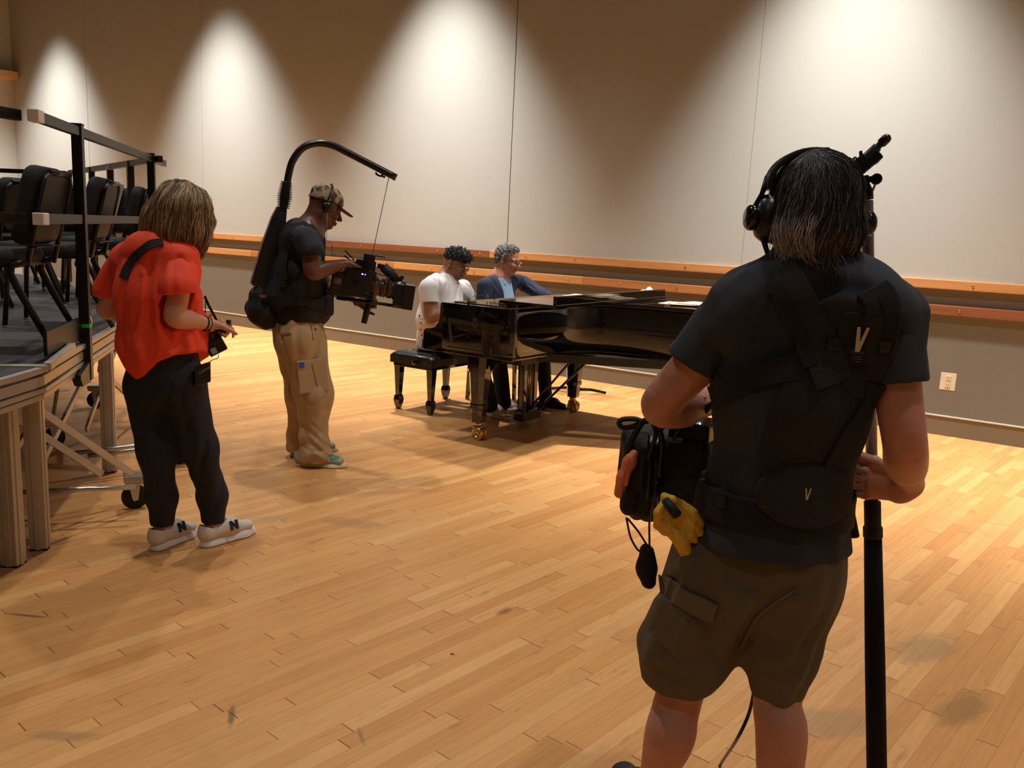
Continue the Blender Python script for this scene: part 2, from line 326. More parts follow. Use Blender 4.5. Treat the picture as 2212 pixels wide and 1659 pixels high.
# arms with their S-shaped front
prof = [(-3.795, .628), (-3.965, .628), (-3.975, .70), (-3.972, .765), (-3.955, .782), (-3.90, .788), (-3.865, .803), (-3.838, .84), (-3.826, .89), (-3.825, .95), (-3.822, .975), (-3.812, .982), (-3.795, .982)]
RXZ = np.array([[1, 0, 0], [0, 0, -1], [0, 1, 0]])              # polygon (x,z) extruded along -y
for y0 in (PN+.07, PF): rim.prism(prof, 0, .07, O=(0, y0, 0), R=RXZ)
rimo = rim.build('case', M['ebony'], piano, bevel=.0025)
kb = MB().box((-3.875, (PN+PF)/2, .655), (.085, (PF-PN)/2-.07, .028)).box((-3.975, (PN+PF)/2, .668), (.014, (PF-PN)/2-.005, .034), ch=.006)
kb.box((-3.80, (PN+PF)/2, .85), (.012, (PF-PN)/2-.07, .10), ch=.004); kb.build('keybed_and_fallboard', M['ebony'], piano)
MB().box((-3.60, (PN+PF)/2, .60), (.33, .60, .028)).box((-2.7, 6.0, .61), (.9, .05, .035)).bar((-3.3, 5.2, .61), (-1.6, 6.1, .61), .09, .06).build('underframe', M['ebony_mat'], piano)
MB().box((-3.47, PN+.004, .676), (.275, .005, .003)).box((-3.47, PN+.004, .640), (.275, .004, .004)).build('moulding', M['ebony'], piano)
# keys
ky = PF-.075; nk = 52; kw = (PF-PN-.15)/nk; wk = MB(); bk = MB()
for i in range(nk):
    y = PN+.075+kw*(i+.5); wk.box((-3.885, y, .70), (.072, kw/2-.0008, .012), ch=.001)
    if (nk-i) % 7 not in (3, 6) and i < nk-1: bk.box((-3.86, y+kw/2, .716), (.047, .0055, .009), ch=.002)
wk.build('white_keys', M['ivory'], piano)['kind'] = 'stuff'; bk.build('black_keys', M['keyblack'], piano)['kind'] = 'stuff'
MB().box((-3.53, (PN+PF)/2, .984), (.24, (PF-PN)/2-.09, .004)).build('iron_plate', M['plate'], piano)
pins = MB()
for i in range(44):
    for j in range(3): pins.lathe((-3.52+.04*j+.004*(i % 3), PN+.14+i*.032, .987), [(.0035, 0), (.0035, .02)], n=5)
pins.build('tuning_pins', mat('steel_pins', (120, 120, 118), .3, 1.0), piano)['kind'] = 'stuff'
# lid: main leaf and the folded-back front leaf with its standing lip
lidp = [p for p in outline(.014, x0=-3.31)]
lid = MB().prism(lidp, .992, 1.016, smooth=False).build('lid', M['ebony'], piano, bevel=.002)
lf = MB().box((-3.09, (PN+PF)/2, 1.030), (.222, (PF-PN)/2+.012, .010), ch=.003); lf.build('front_lid_leaf', M['ebony'], piano)
MB().box((-2.883, (PN+PF)/2, 1.068), (.012, (PF-PN)/2, .029), ch=.004).build('lid_lip', M['ebony'], piano)
for y in (PN+.1, PN+.6, PN+1.2, PF-.1): MB().tube([(-3.315, y-.04, 1.022), (-3.315, y+.04, 1.022)], .006, 8).build('hinge', M['brass'], piano)
# legs
def piano_leg(x, y):
    l = MB(); w = lambda z, hw, hd: [(x+a*hw, y+b*hd, z) for a, b in ((-1, -.55), (-.55, -1), (.55, -1), (1, -.55), (1, .55), (.55, 1), (-.55, 1), (-1, .55))]
    lv = [(.628, .085, .085), (.50, .080, .080), (.495, .070, .070), (.27, .054, .054), (.262, .060, .060), (.235, .060, .060), (.225, .050, .050), (.13, .046, .046)]
    V = []; [V.extend(w(*q)) for q in lv]; F = [(i*8+k, i*8+(k+1) % 8, (i+1)*8+(k+1) % 8, (i+1)*8+k) for i in range(len(lv)-1) for k in range(8)]
    F = [f[::-1] for f in F]+[tuple(range(8)), tuple(range((len(lv)-1)*8, len(lv)*8))[::-1]]; l.add(V, F)
    lo = l.build('leg', M['ebony'], piano)
    c = MB().lathe((x, y, .10), [(.026, 0), (.03, .012), (.022, .04)], n=20); c.box((x+.0, y, .085), (.028, .028, .012), ch=.004)
    for s in (-1, 1): c.lathe((x+.012, y+s*.020, .047), [(.012, -.012), (.036, -.012), (.047, -.010), (.047, .010), (.036, .012), (.024, .012), (.024, .006), (.010, .006), (.010, .014)] if s > 0 else [(.010, -.014), (.010, -.006), (.024, -.006), (.024, -.012), (.036, -.012), (.047, -.010), (.047, .010), (.036, .012), (.012, .012)], (0, 1, 0), 28)
    c.bar((x+.012, y-.034, .047), (x+.012, y+.034, .047), .012, .012); c.build('caster', M['brass'], lo)
for x, y in ((-3.58, 4.875), (-3.60, 6.25), (-1.62, 6.08)): piano_leg(x, y)
br = MB().prism([(-3.30, .628), (-3.30, .60), (-3.42, .58), (-3.47, .52), (-3.49, .628)], 0, .06, O=(0, 4.90, 0), R=RXZ); br.build('leg_bracket', M['ebony'], piano)
# lyre with pedals
lx, ly = -3.60, 5.55
ly_ = MB().box((lx, ly, .085), (.05, .125, .042), ch=.008).box((lx, ly, .60), (.05, .13, .03), ch=.006)
for s in (-1, 1): ly_.box((lx, ly+s*.075, .35), (.020, .024, .24), ch=.005)
ly_.build('pedal_lyre', M['ebony'], piano)
rd = MB()
for s in (-1, 0, 1): rd.tube([(lx-.005, ly+s*.026, .12), (lx-.005, ly+s*.026, .6)], .004, 6)
rd.build('pedal_rods', M['brass'], piano)
for s in (-1, 0, 1):
    MB().tube(spline([(lx-.06, ly+s*.06, .058), (lx-.12, ly+s*.06, .062), (lx-.19, ly+s*.06, .05), (lx-.21, ly+s*.06, .045)], 3), [.010]*3+[.012]*3+[.018]*3+[.010], 10, flat=.4).build('pedal', M['brass'], piano)
for s in (-1, 1): MB().tube([(lx+.03, ly+s*.085, .10), (lx+.48, ly+s*.16, .60)], .0095, 8).build('lyre_brace', M['ebony'], piano)
# gold lyre emblem and maker's lettering on the treble cheek
ec = YP(1026, 697, PN-.001); RS = np.array([[1, 0, 0], [0, 0, -1], [0, 1, 0]])
em = MB(); q = lambda a, b: (ec[0]+a, PN-.0012, ec[2]+b)
for s in (-1, 1): em.tube(spline([q(s*.004, -.030), q(s*.017, -.022), q(s*.021, -.004), q(s*.014, .012), q(s*.012, .022), q(s*.019, .030)], 5), .0012, 6)
em.tube([q(-.013, .020), q(.013, .020)], .0011, 6)
for a in (-.006, 0, .006): em.tube([q(a, -.026), q(a, .026)], .0007, 5)
em.tube([q(0, .02), q(0, .036)], .0011, 5).tube([q(-.010, -.032), q(.010, -.032)], .0014, 6).tube(spline([q(-.007, -.012), q(0, -.006), q(.006, -.013), q(0, -.020), q(-.007, -.012)], 4), .0009, 5)
em.build('lyre_emblem', M['gold'], piano)
tc_ = YP(1023, 716, PN-.001)
text_obj('maker_lettering', 'STEINWAY & SONS', M['gold'], .030, (tc_[0], PN-.0008, tc_[2]), RS, piano, depth=.0004, font_space=1.35, bold=-.0004)
# ---------------------------------------------------------------- bench
M['leather'] = mat('bench_leather', (14, 13, 14), .32, bump=.12, scale=140, coat=.2)
bx0, bx1, by0, by1 = -4.735, -4.29, 5.19, 5.93
bench = thing('piano_bench', 'black tufted leather piano bench with square tapered legs under the young pianist', 'bench', ((bx0+bx1)/2, (by0+by1)/2, 0))
nx, ny = 25, 37; V = []
for j in range(ny):
    for i in range(nx):
        u = i/(nx-1); v = j/(ny-1); x = bx0+(bx1-bx0)*u; y = by0+(by1-by0)*v
        e = min(min(u, 1-u)*(bx1-bx0), min(v, 1-v)*(by1-by0)); z = .455+.045*(1-math.exp(-e/.03))
        for tu in (.25, .5, .75):
            for tv in (.16, .39, .61, .84): z -= .022*math.exp(-(((u-tu)*(bx1-bx0))**2+((v-tv)*(by1-by0))**2)/.0006)
        z -= .010*max(0, 1-abs(((u-.5)*3.9) % 1-.5)*14)*0+.007*math.exp(-((((v-.16)/.2267+.5) % 1-.5)/.06)**2)
        V.append((x, y, z))
Fs = [(j*nx+i, j*nx+i+1, (j+1)*nx+i+1, (j+1)*nx+i) for j in range(ny-1) for i in range(nx-1)]
cu = MB().add(V, Fs, True); loop = [i for i in range(nx)]+[j*nx+nx-1 for j in range(1, ny)]+[(ny-1)*nx+i for i in range(nx-2, -1, -1)]+[j*nx for j in range(ny-2, 0, -1)]
b0 = len(cu.v); cu.v += [(V[k][0], V[k][1], .395) for k in loop]; L_ = len(loop)
for k in range(L_): cu.f.append((loop[k], b0+k, b0+(k+1) % L_, loop[(k+1) % L_])); cu.sm.append(False); cu.mi.append(0)
cu.f.append(tuple(b0+k for k in range(L_))); cu.sm.append(False); cu.mi.append(0)
cu.build('seat', M['leather'], bench)
MB().box(((bx0+bx1)/2, (by0+by1)/2, .385), ((bx1-bx0)/2-.02, (by1-by0)/2-.02, .018), ch=.004).build('apron', M['ebony'], bench)
for x in (bx0+.05, bx1-.05):
    for y in (by0+.06, by1-.06):
        l = MB(); lv = [(.37, .030), (.12, .019), (.112, .026), (.08, .030), (.05, .026), (.0, .014)]; V = []
        for z, h in lv: V += [(x-h, y-h, z), (x+h, y-h, z), (x+h, y+h, z), (x-h, y+h, z)]
        l.add(V, [f[::-1] for f in [(i*4+k, i*4+(k+1) % 4, (i+1)*4+(k+1) % 4, (i+1)*4+k) for i in range(5) for k in range(4)]]+[(0, 1, 2, 3), (23, 22, 21, 20)]).build('leg', M['ebony'], bench)
kc = YP(897, 787, by0-.01); MB().lathe((kc[0], by0-.016, .425), [(.012, -.012), (.022, -.010), (.022, 0), (.012, .004), (.010, .016)], (0, 1, 0), 20).build('height_knob', M['ebony'], bench, label='round height knob with a brass centre')
# ---------------------------------------------------------------- things lying on the piano
ZL = 1.0405
M['paper'] = mat('paper', (232, 228, 236), .8); M['black_pl'] = mat('black_plastic', (18, 18, 19), .35, spec=.5); M['blackcloth'] = mat('black_webbing', (15, 14, 15), .85, bump=.08, scale=400)
def sheet(name, c, w, d, th, rz, z, m, label, cat, curl=.004, group=None):
    n = 10; V = []
    for j in range(2):
        for i in range(n+1):
            for k in (0, 1): u = i/n-.5; p = rotz(rz)@np.array([u*w, (k-.5)*d, 0]); V.append((c[0]+p[0], c[1]+p[1], z+j*th+curl*abs(2*u)**3*(1 if u > 0 else .4)))
    F = []; o_ = 2*(n+1)
    for i in range(n): a = 2*i; F += [(a, a+1, a+3, a+2), (o_+a, o_+a+2, o_+a+3, o_+a+1), (a, a+2, o_+a+2, o_+a), (a+1, o_+a+1, o_+a+3, a+3)]
    F += [(0, o_, o_+1, 1), (2*n, 2*n+1, o_+2*n+1, o_+2*n)]
    o = mesh_obj(name, V, F, m); return tag(o, label, cat, group)
sheet('sheet_music', (-3.20, 5.62, 0), .22, .30, .002, .2, ZL, M['paper'], 'white sheet of music lying on the folded piano lid before the grey-haired pianist', 'paper')
sheet('notepad', (-3.12, 6.02, 0), .12, .18, .008, .3, ZL, mat('yellow_paper', (226, 226, 150), .8), 'pale yellow notepad beside the black phone on the piano', 'notepad', curl=0)
ph = tag(MB().box((-3.04, 6.11, ZL+.012), (.045, .085, .011), rotz(.5), ch=.005).build('phone_case', M['black_pl']), 'small black case lying past the yellow notepad on the piano', 'case')
for i, (x, y, r) in enumerate(((-3.02, 6.26, .022), (-2.99, 6.31, .030))):
    bm = bmesh.new(); bmesh.ops.create_icosphere(bm, subdivisions=3, radius=r)
    for v in bm.verts: v.co *= 1+.12*math.sin(v.co.x*190+i)*math.cos(v.co.y*170)+.08*math.sin(v.co.z*260)
    me = bpy.data.meshes.new('crumpled_tissue'); bm.to_mesh(me); bm.free(); me.materials.append(M['paper']); o = bpy.data.objects.new('crumpled_tissue', me); C.objects.link(o); o.location = (x, y, ZL+r*1.12)
    tag(o, ('smaller crumpled white tissue next to the black case on the piano', 'larger crumpled white tissue at the far end of the folded lid')[i], 'tissue')
for i, (x, y, z, rz, wd, dp) in enumerate(((-2.62, 6.02, 1.0165, .1, .20, .27), (-2.55, 5.98, 1.0225, .5, .21, .28), (-2.47, 6.05, 1.0285, -.1, .20, .28))):
    sheet('music_score', (x, y, 0), wd, dp, .0035, rz, z, mat('tan_paper_%d' % 'abc'.index('abc'[i]), ((214, 196, 160), (196, 172, 132), (222, 204, 168))[i], .8), ('lowest tan music score in the small pile on the black lid', 'turned tan score in the middle of the pile on the lid', 'topmost pale score of the pile on the black lid')[i], 'paper', curl=.001, group='scores piled on the piano lid')
# folded eyeglasses and a wristwatch on the near rim
def glasses(name, c, rz, sc_, m, m2, parent=None, tilt=0.0):
    R = rotz(rz)@np.array([[math.cos(tilt), 0, math.sin(tilt)], [0, 1, 0], [-math.sin(tilt), 0, math.cos(tilt)]]); c = np.array(c, float); q = lambda x, y, z: c+R@(sc_*np.array([x, y, z]))
    g = MB(); ln = MB()
    for s in (-1, 1):
        ring = [q(0, s*.033+.025*math.cos(a), .019*math.sin(a)) for a in np.linspace(0, 2*math.pi, 17)[:-1]]; g.tube(ring, .0015*sc_, 6, closed=True)
        ln.add([q(.0003, s*.033+.024*math.cos(a), .018*math.sin(a)) for a in np.linspace(0, 2*math.pi, 17)[:-1]], [tuple(range(16))])
        g.tube([q(0, s*.058, .006), q(-.008, s*.068, .006), q(-.09, s*.073, .004), q(-.125, s*.072, -.018)], .0016*sc_, 6)
    g.tube([q(0, -.009, .004), q(.003, 0, .008), q(0, .009, .004)], .0015*sc_, 6)
    o = g.build(name, m, parent); l = ln.build('lenses', m2, o); return o
glm, nt_g, bg = new_mat('lens_glass'); bg.inputs['Transmission Weight'].default_value = 1; bg.inputs['Roughness'].default_value = .02; bg.inputs['IOR'].default_value = 1.05; bg.inputs['Base Color'].default_value = (.9, .9, .9, 1); M['lens'] = glm
g1 = glasses('eyeglasses', YP(1062, 641, 4.86)+np.array([0, 0, -.0]), 1.2, 1.0, M['black_pl'], M['lens']); g1.location.z += 0
tag(g1, 'black framed eyeglasses lying open on the near rim of the piano', 'eyeglasses')
wc = YP(1018, 642, 4.78); wr = [(wc[0]+.030*math.cos(a), 4.79+.026*math.sin(a), 1.0) for a in np.linspace(0, 2*math.pi, 21)[:-1]]
wt = MB().tube(wr, .008, 8, closed=True, flat=.9).build('wristwatch', M['gold']); tag(wt, 'gold and black wristwatch lying on the near rim of the piano', 'watch')
MB().lathe((wc[0]-.03, 4.79, 1.002), [(.014, -.006), (.016, 0), (.014, .006)], (1, 0, 0), 18).build('watch_face', M['black_pl'], wt)
# ---------------------------------------------------------------- low stand between the piano and the wall
sb = ZP(1245, 852, 0); st = thing('floor_stand', 'black three-legged floor stand between the piano and the wall', 'stand', (sb[0], sb[1], 0)); bm_ = mat('black_metal', (20, 19, 20), .35, .6); M['bmetal'] = bm_
MB().tube([(sb[0], sb[1], .05), (sb[0], sb[1], .60)], .014, 12).tube([(sb[0], sb[1], .02), (sb[0], sb[1], .12)], .03, 12).build('pole', bm_, st)
for a in (52, 172, 292):
    h = head(a); MB().tube([sb+h*.02+(0, 0, .05), sb+h*.14+(0, 0, .045), sb+h*.30+(0, 0, .012)], [.016, .014, .012], 10).build('leg', bm_, st)
MB().box((sb[0], sb[1], .61), (.16, .16, .012), ch=.005).build('top_plate', bm_, st)
# ================================================================ seating platform with guard rails
M['alu'] = mat('aluminium', (196, 186, 172), .42, .5, bump=.05, scale=8, stretch=(20, 20, 1)); M['zinc'] = mat('zinc_tube', (190, 186, 180), .3, .9)
M['deckm'] = mat('deck_surface', (66, 64, 67), .55, bump=.15, scale=260, vary=.12, vscale=1.5); M['railm'] = mat('black_rail', (24, 22, 20), .38, .3)
M['rubber'] = mat('black_rubber', (16, 15, 15), .7); M['white_foam'] = mat('white_foam', (242, 234, 230), .7)
ZD = .85
PC = ZP(98, 792, ZD)[:2]; 
EA = ZP(352, 640, ZD)                                           # only for direction
dA = head(138.5)[:2]; dB = head(-56)[:2]
A1 = PC+dA*2.15
poly = [tuple(PC), tuple(A1), tuple(A1+head(160)[:2]*3.3), tuple(A1+head(160)[:2]*3.3+head(186)[:2]*3.5), (-12.5, -1.2), tuple(PC+dB*2.6)]
stage = thing('stage_platform', 'raised grey portable seating platform on aluminium legs, holding the black chairs', 'platform', (*PC, 0))
def inset(d):
    n = len(poly); out = []
    for i in range(n):
        a, b, c = (np.array(poly[k]) for k in ((i-1) % n, i, (i+1) % n)); t1, t2 = _n(b-a), _n(c-b); n1, n2 = np.array([-t1[1], t1[0]]), np.array([-t2[1], t2[0]])
        m = n1+n2; m = m/(m@m)*2; out.append(tuple(b+m*d*(1 if area < 0 else 1)))
    return out
area = sum(poly[i][0]*poly[(i+1) % 6][1]-poly[(i+1) % 6][0]*poly[i][1] for i in range(6))
sgn = 1 if area > 0 else -1
ins = inset(.03*sgn)
MB().prism(ins, ZD-.03, ZD).build('deck', M['deckm'], stage)
fr_ = MB()
for i in range(6):
    a = np.array([*ins[i], 0]); b = np.array([*ins[(i+1) % 6], 0]); t = _n(b-a); nn = np.array([t[1], -t[0], 0])*sgn
    for z, h, o in ((ZD-.012, .012, .018), (ZD-.060, .022, .006), (ZD-.10, .010, .012), (ZD-.128, .012, .004)):
        fr_.bar(a+nn*o+(0, 0, z), b+nn*o+(0, 0, z), .03, 2*h, ch=.003)
fr_.build('edge_frame', M['alu'], stage)
# end clamps at the corner between the two platforms
cp = np.array([*PC, 0]); 
MB().bar(cp+(0, 0, ZD+.003), cp+np.array([*(-dA*0+head(228)[:2]*.5), 0])+(0, 0, ZD+.003), .05, .006).bar(cp+np.array([*dA*.03, 0])+(0, 0, ZD-.005), cp+np.array([*dA*.46, 0])+(0, 0, ZD+.02), .03, .035, ch=.005).build('edge_strip', M['alu'], stage)
def leg(x, y, z0=0, h=ZD-.14, r=45, w=.072):
    R = rotz(math.radians(r)); l = MB().box((x, y, h/2+.004), (w/2, w/2, h/2-.004), R, ch=.004)
    for s in (-1, 1):
        for q in ((0, s), (s, 0)): l.box(np.array([x, y, h/2])+R@np.array([q[0]*(w/2+.001), q[1]*(w/2+.001), 0]), (.012 if q[0] == 0 else .0025, .012 if q[1] == 0 else .0025, h/2-.006), R)
    o = l.build('leg', M['alu'], stage); MB().box((x, y, .003), (w/2, w/2, .003), R).build('foot_pad', M['rubber'], o)
L1, L2, L3 = ZP(30, 1220), ZP(88, 1184), ZP(238, 1018)
u2 = head(228.5); 
legs = [L1+head(-131)*.0, L2, L3, L3+head(138.5)*1.15]
for p, r in zip(legs, (34, 48.5, 48.5, 48.5)): leg(p[0], p[1], r=r)
for p in (L2+u2*1.75, L3+u2*1.75, L1+head(214)*1.7, L3+u2*1.75+head(138.5)*1.15): leg(p[0], p[1], r=48.5)
# folding undercarriage: crossing flat bars, wheel axle tubes and casters
w1, w2 = ZP(292, 1098), ZP(118, 965); w1 = w1+head(228)*.0; ax = _n(w2-w1)
zt = .70; e = head(138.5)
def flat(a, b): MB().bar(a, b, .016, .034, ch=.003).build('cross_brace', M['alu'], stage)
off = w1*1.0
for k in (0, .14):
    o_ = u2*k
    flat(L2+e*.12+o_*1.0+(0, 0, .60), w1+o_-e*.05+(0, 0, .20)); 
    flat(w1*0+L2+e*.05+o_+u2*.05+(0, 0, .26), L2+e*1.35+o_+(0, 0, .72))
flat(L3+e*.05+u2*.05+(0, 0, .60), L3+e*1.1+u2*.05+(0, 0, .20)); flat(L3+e*.0+u2*.12+(0, 0, .25), L3+e*1.1+u2*.12+(0, 0, .66))
flat(L2+u2*1.2+(0, 0, .62), L2+u2*1.2+e*1.4+(0, 0, .22)); flat(L2+u2*1.2+(0, 0, .2), L2+u2*1.2+e*1.4+(0, 0, .66))
flat(L3+u2*.25+(0, 0, .55), w2+(0, 0, .20))
tb = ZP(300, 1062, .17)
def axle(a, b): MB().tube([a, b], .013, 10).build('axle_tube', M['zinc'], stage)
axle(ZP(292, 1052, .175), ZP(120, 1062, .175)+u2*.0+head(228)*.25); axle(ZP(420, 948, .175), ZP(150, 980, .175)); axle(ZP(420, 955, .14), ZP(190, 985, .14))
def caster(p, rz):
    R = rotz(math.radians(rz)); c = np.array([p[0], p[1], 0]); o = MB().lathe(c+R@np.array([0, -.016, .064]), [(.03, 0), (.060, .002), (.064, .008), (.064, .024), (.060, .030), (.03, .032)], R@np.array([0, 1, 0]), 28).build('caster', M['rubber'], stage)
    f = MB()
    for s in (-1, 1): f.prism([(-.028, .140), (.028, .140), (.016, .052), (-.004, .045), (-.012, .06)], -.0012, .0012, O=c+R@np.array([0, s*.024, 0]), R=R@np.array([[1, 0, 0], [0, 0, -1], [0, 1, 0]]))
    f.box(c+(0, 0, .142), (.045, .04, .004), R); f.box(c+(0, 0, .165), (.05, .05, .016), R, ch=.004); f.build('fork', M['zinc'], o)
for p, rz in ((w1, 60), (w2, 70), (ZP(388, 1002), 60), (ZP(118, 1010)*0+w2+e*1.2, 50)): caster(p, rz)
# corner bracket plates
MB().box(cp+np.array([*(-dA*.02), ZD-.09])+head(228)*.16, (.006, .035, .085), frame(head(48.5)), ch=.002).build('clamp_plate', M['railm'], stage)
# guard rails: square posts and rails, each run its own thing
D1 = math.hypot(*ZP(183, 738, ZD)[:2])-.05; RZT = P(167, 284, D1)[2]
def post(par, p, z0, z1, w=.048, rz=48.5):
    o = MB().box((p[0], p[1], (z0+z1)/2), (w/2, w/2, (z1-z0)/2), rotz(math.radians(rz)), ch=.003).build('post', M['railm'], par)
    MB().box((p[0], p[1], z1+.003), (w/2+.002, w/2+.002, .004), rotz(math.radians(rz)), ch=.002).build('post_cap', M['railm'], o); return o
r0 = P(66, 256, math.hypot(*ZP(66, 256, RZT)[:2])); 
rp1 = P(167, 284, D1); dR = head(137.0); nrm = np.array([dR[1], -dR[0], 0])
def hit(px, py):                                                # where the sight line crosses the rail's run
    r = ray(px, py); A = np.array([[r[0], -dR[0]], [r[1], -dR[1]]]); t, u = np.linalg.solve(A, rp1[:2]); return rp1+dR*u
ra, rp2, rb = hit(76, 259), hit(326, 332), hit(354, 343)
zm = P(182, 474, math.hypot(rp1[0], rp1[1]))[2]
g1r = thing('guard_rail', 'black square guard rail with white end caps on the near platform edge', 'railing', (rp1[0], rp1[1], 0))
post(g1r, rp1, .665, RZT+.03, rz=math.degrees(math.atan2(dR[1], dR[0]))); post(g1r, rp2, .70, RZT+.03, rz=math.degrees(math.atan2(dR[1], dR[0])))
MB().bar(ra, rb, .034, .044, ch=.003).build('top_bar', M['railm'], g1r); MB().bar(ra+(0, 0, zm-RZT), rb+(0, 0, zm-RZT), .034, .044, ch=.003).build('middle_bar', M['railm'], g1r)
for z in (0, zm-RZT): MB().bar(ra-dR*.03+(0, 0, z), ra+dR*.05+(0, 0, z), .044, .050, ch=.004).build('end_cap', M['white_foam'], g1r, label='white foam end cap')
gt = P(182, 703, math.hypot(rp1[0], rp1[1]))[2]
MB().box((rp1[0], rp1[1], gt), (.026, .026, .009), rotz(math.atan2(dR[1], dR[0]))).build('tape_band', mat('green_tape', (52, 190, 92), .5), g1r, label='bright green tape band')
MB().box(rp1*(1, 1, 0)+(0, 0, gt+.025)+nrm*.026+dR*.01, (.0015, .007, .02), frame(nrm)@np.array([[1, 0, 0], [0, .8, -.6], [0, .6, .8]])).build('tape_scrap', mat('cream_tape', (214, 206, 160), .6), g1r)
MB().prism([(-.02, .655), (-.16, .66), (-.20, .70), (-.20, .72), (-.02, .76)], -.02, .02, O=rp1*(1, 1, 0)-nrm*0, R=np.array([[-dR[0]*-1, 0*0+nrm[0], 0], [-dR[1]*-1, nrm[1], 0], [0, 0, 1]])@np.array([[1, 0, 0], [0, 0, 1], [0, 1, 0]])).box(rp1*(1, 1, 0)+(0, 0, ZD+.075)-dR*.28-nrm*.02, (.30, .008, .055), frame(dR), ch=.004).build('toe_bracket', M['railm'], g1r)
bcol = [ZP(355, 343, RZT), ZP(286, 356, RZT), ZP(247, 362, RZT), ZP(205, 368, RZT)]
def run(name, label, a, b, posts, caps=()):
    g = thing(name, label, 'railing', (a[0], a[1], 0)); d = _n(b-a); az = math.degrees(math.atan2(d[1], d[0]))
    MB().bar(a, b, .034, .044).build('top_bar', M['railm'], g); MB().bar(a+(0, 0, -.40), b+(0, 0, -.40), .034, .044).build('middle_bar', M['railm'], g)
    for t in posts: p = a+d*t; post(g, p, ZD-.1, RZT+.01, rz=az)
    for t in caps: p = a+d*t; MB().bar(p-d*.05, p+d*.05, .044, .05).build('end_cap', M['white_foam'], g)
    return g
b0_, b1_ = ZP(350, 343, RZT), ZP(150, 373, RZT); Lb = np.linalg.norm(b1_-b0_); d_ = _n(b1_-b0_)
tt = [((ZP(x, y, RZT)-b0_)@d_) for x, y in ((286, 353), (247, 360), (206, 366))]
run('guard_rail', 'black guard rail along the far right edge of the platform, one white joint cap', b0_+d_*.05, b1_, tt, (tt[1],))
c0_, c1_ = ZP(145, 374, RZT), ZP(-60, 366, RZT); d_ = _n(c1_-c0_)
run('guard_rail', 'farthest black guard rail, closing the back of the platform behind the chairs', c0_+d_*.02, c1_, [((ZP(x, y, RZT)-c0_)@d_) for x, y in ((143, 374), (4, 370))])
a_, b_ = ZP(40, 249, RZT), ZP(-65, 231, RZT)
g4 = thing('guard_rail', 'black guard rail end entering at the upper left edge of the view', 'railing', (a_[0], a_[1], 0)); MB().bar(a_, b_, .034, .044, ch=.003).build('top_bar', M['railm'], g4)
m0 = ZP(60, 474, zm-.001) if False else a_+(0, 0, zm-RZT); MB().bar(m0, b_+(0, 0, zm-RZT), .034, .044, ch=.003).build('middle_bar', M['railm'], g4)
post(g4, b_+_n(b_-a_)*.1, .68, RZT+.03)
# ---------------------------------------------------------------- orchestra chairs
M['chair_fab'] = mat('chair_fabric', (34, 33, 36), .9, bump=.25, scale=400); M['chair_shell'] = mat('chair_shell', (14, 13, 13), .55); M['chair_fr'] = mat('chair_frame', (30, 26, 22), .35, .3)
def make_chair():                                               # faces +x, origin at floor centre
    t = thing('orchestra_chair', 'x', 'chair', (0, 0, 0), 'black orchestra chairs on the platform')
    def pad(w, d, h, cr, lean=0):
        bm = bmesh.new(); bmesh.ops.create_cube(bm, size=2)
        for v in bm.verts: v.co = Vector((v.co.x*d/2, v.co.y*w/2, v.co.z*h/2))
        vert = [e for e in bm.edges if abs(e.verts[0].co.z-e.verts[1].co.z) > 1e-6]; bmesh.ops.bevel(bm, geom=vert, offset=cr, segments=5, profile=.5, affect='EDGES')
        hz = [e for e in bm.edges if abs(e.verts[0].co.z-e.verts[1].co.z) < 1e-6]; bmesh.ops.bevel(bm, geom=hz, offset=h*.42, segments=3, profile=.5, affect='EDGES')
        V = [np.array(v.co) for v in bm.verts]; F = [tuple(v.index for v in f.verts) for f in bm.faces]; bm.verts.index_update(); bm.free(); return V, F
    V, F = pad(.47, .44, .07, .07); MB().add([v+(.02, 0, .43) for v in V], F, True).build('seat', M['chair_fab'], t)
    la = math.radians(-103); R = np.array([[math.cos(la), 0, math.sin(la)], [0, 1, 0], [-math.sin(la), 0, math.cos(la)]])
    V, F = pad(.40, .36, .085, .07); c = np.array([-.245, 0, .66]); bk = MB().add([c+R@v for v in V], F, True).build('backrest', M['chair_fab'], t)
    V, F = pad(.35, .31, .02, .06); MB().add([c+R@(v+(0, 0, .048)) for v in V], F, True).build('back_shell', M['chair_shell'], t)
    lc = lambda x, z, y: c+R@np.array([x, y, z])
    fr = MB().tube(spline([lc(.165, .056, s) for s in (-.15, .15)], 2), .013, 8)
    for s in (-1, 1):
        fr.tube([lc(.165, .056, s*.14), lc(.125, .056, s*.185), lc(-.17, .054, s*.185), lc(-.26, .054, s*.185)], .0115, 8)
    fr.bar(lc(-.17, .062, -.2), lc(-.17, .062, .2), .045, .006); fr.box((.0, 0, .395), (.19, .19, .01)); fr.build('frame', M['chair_fr'], t)
    for s in (-1, 1):
        MB().tube([lc(-.24, .054, s*.185), (-.185, s*.20, .40), (-.175, s*.20, .36), (-.20, s*.20, .30), (-.345, s*.205, .012)], [.015, .016, .017, .017, .014], 10).build('leg', M['chair_fr'], t)
        l = MB().tube([(.17, s*.17, .42), (.20, s*.20, .012)], .0135, 10).build('leg', M['chair_fr'], t)
        MB().lathe((.20, s*.20, 0), [(.013, 0), (.015, .004), (.012, .018)], n=10).build('foot_glide', M['zinc'], l)
    return t
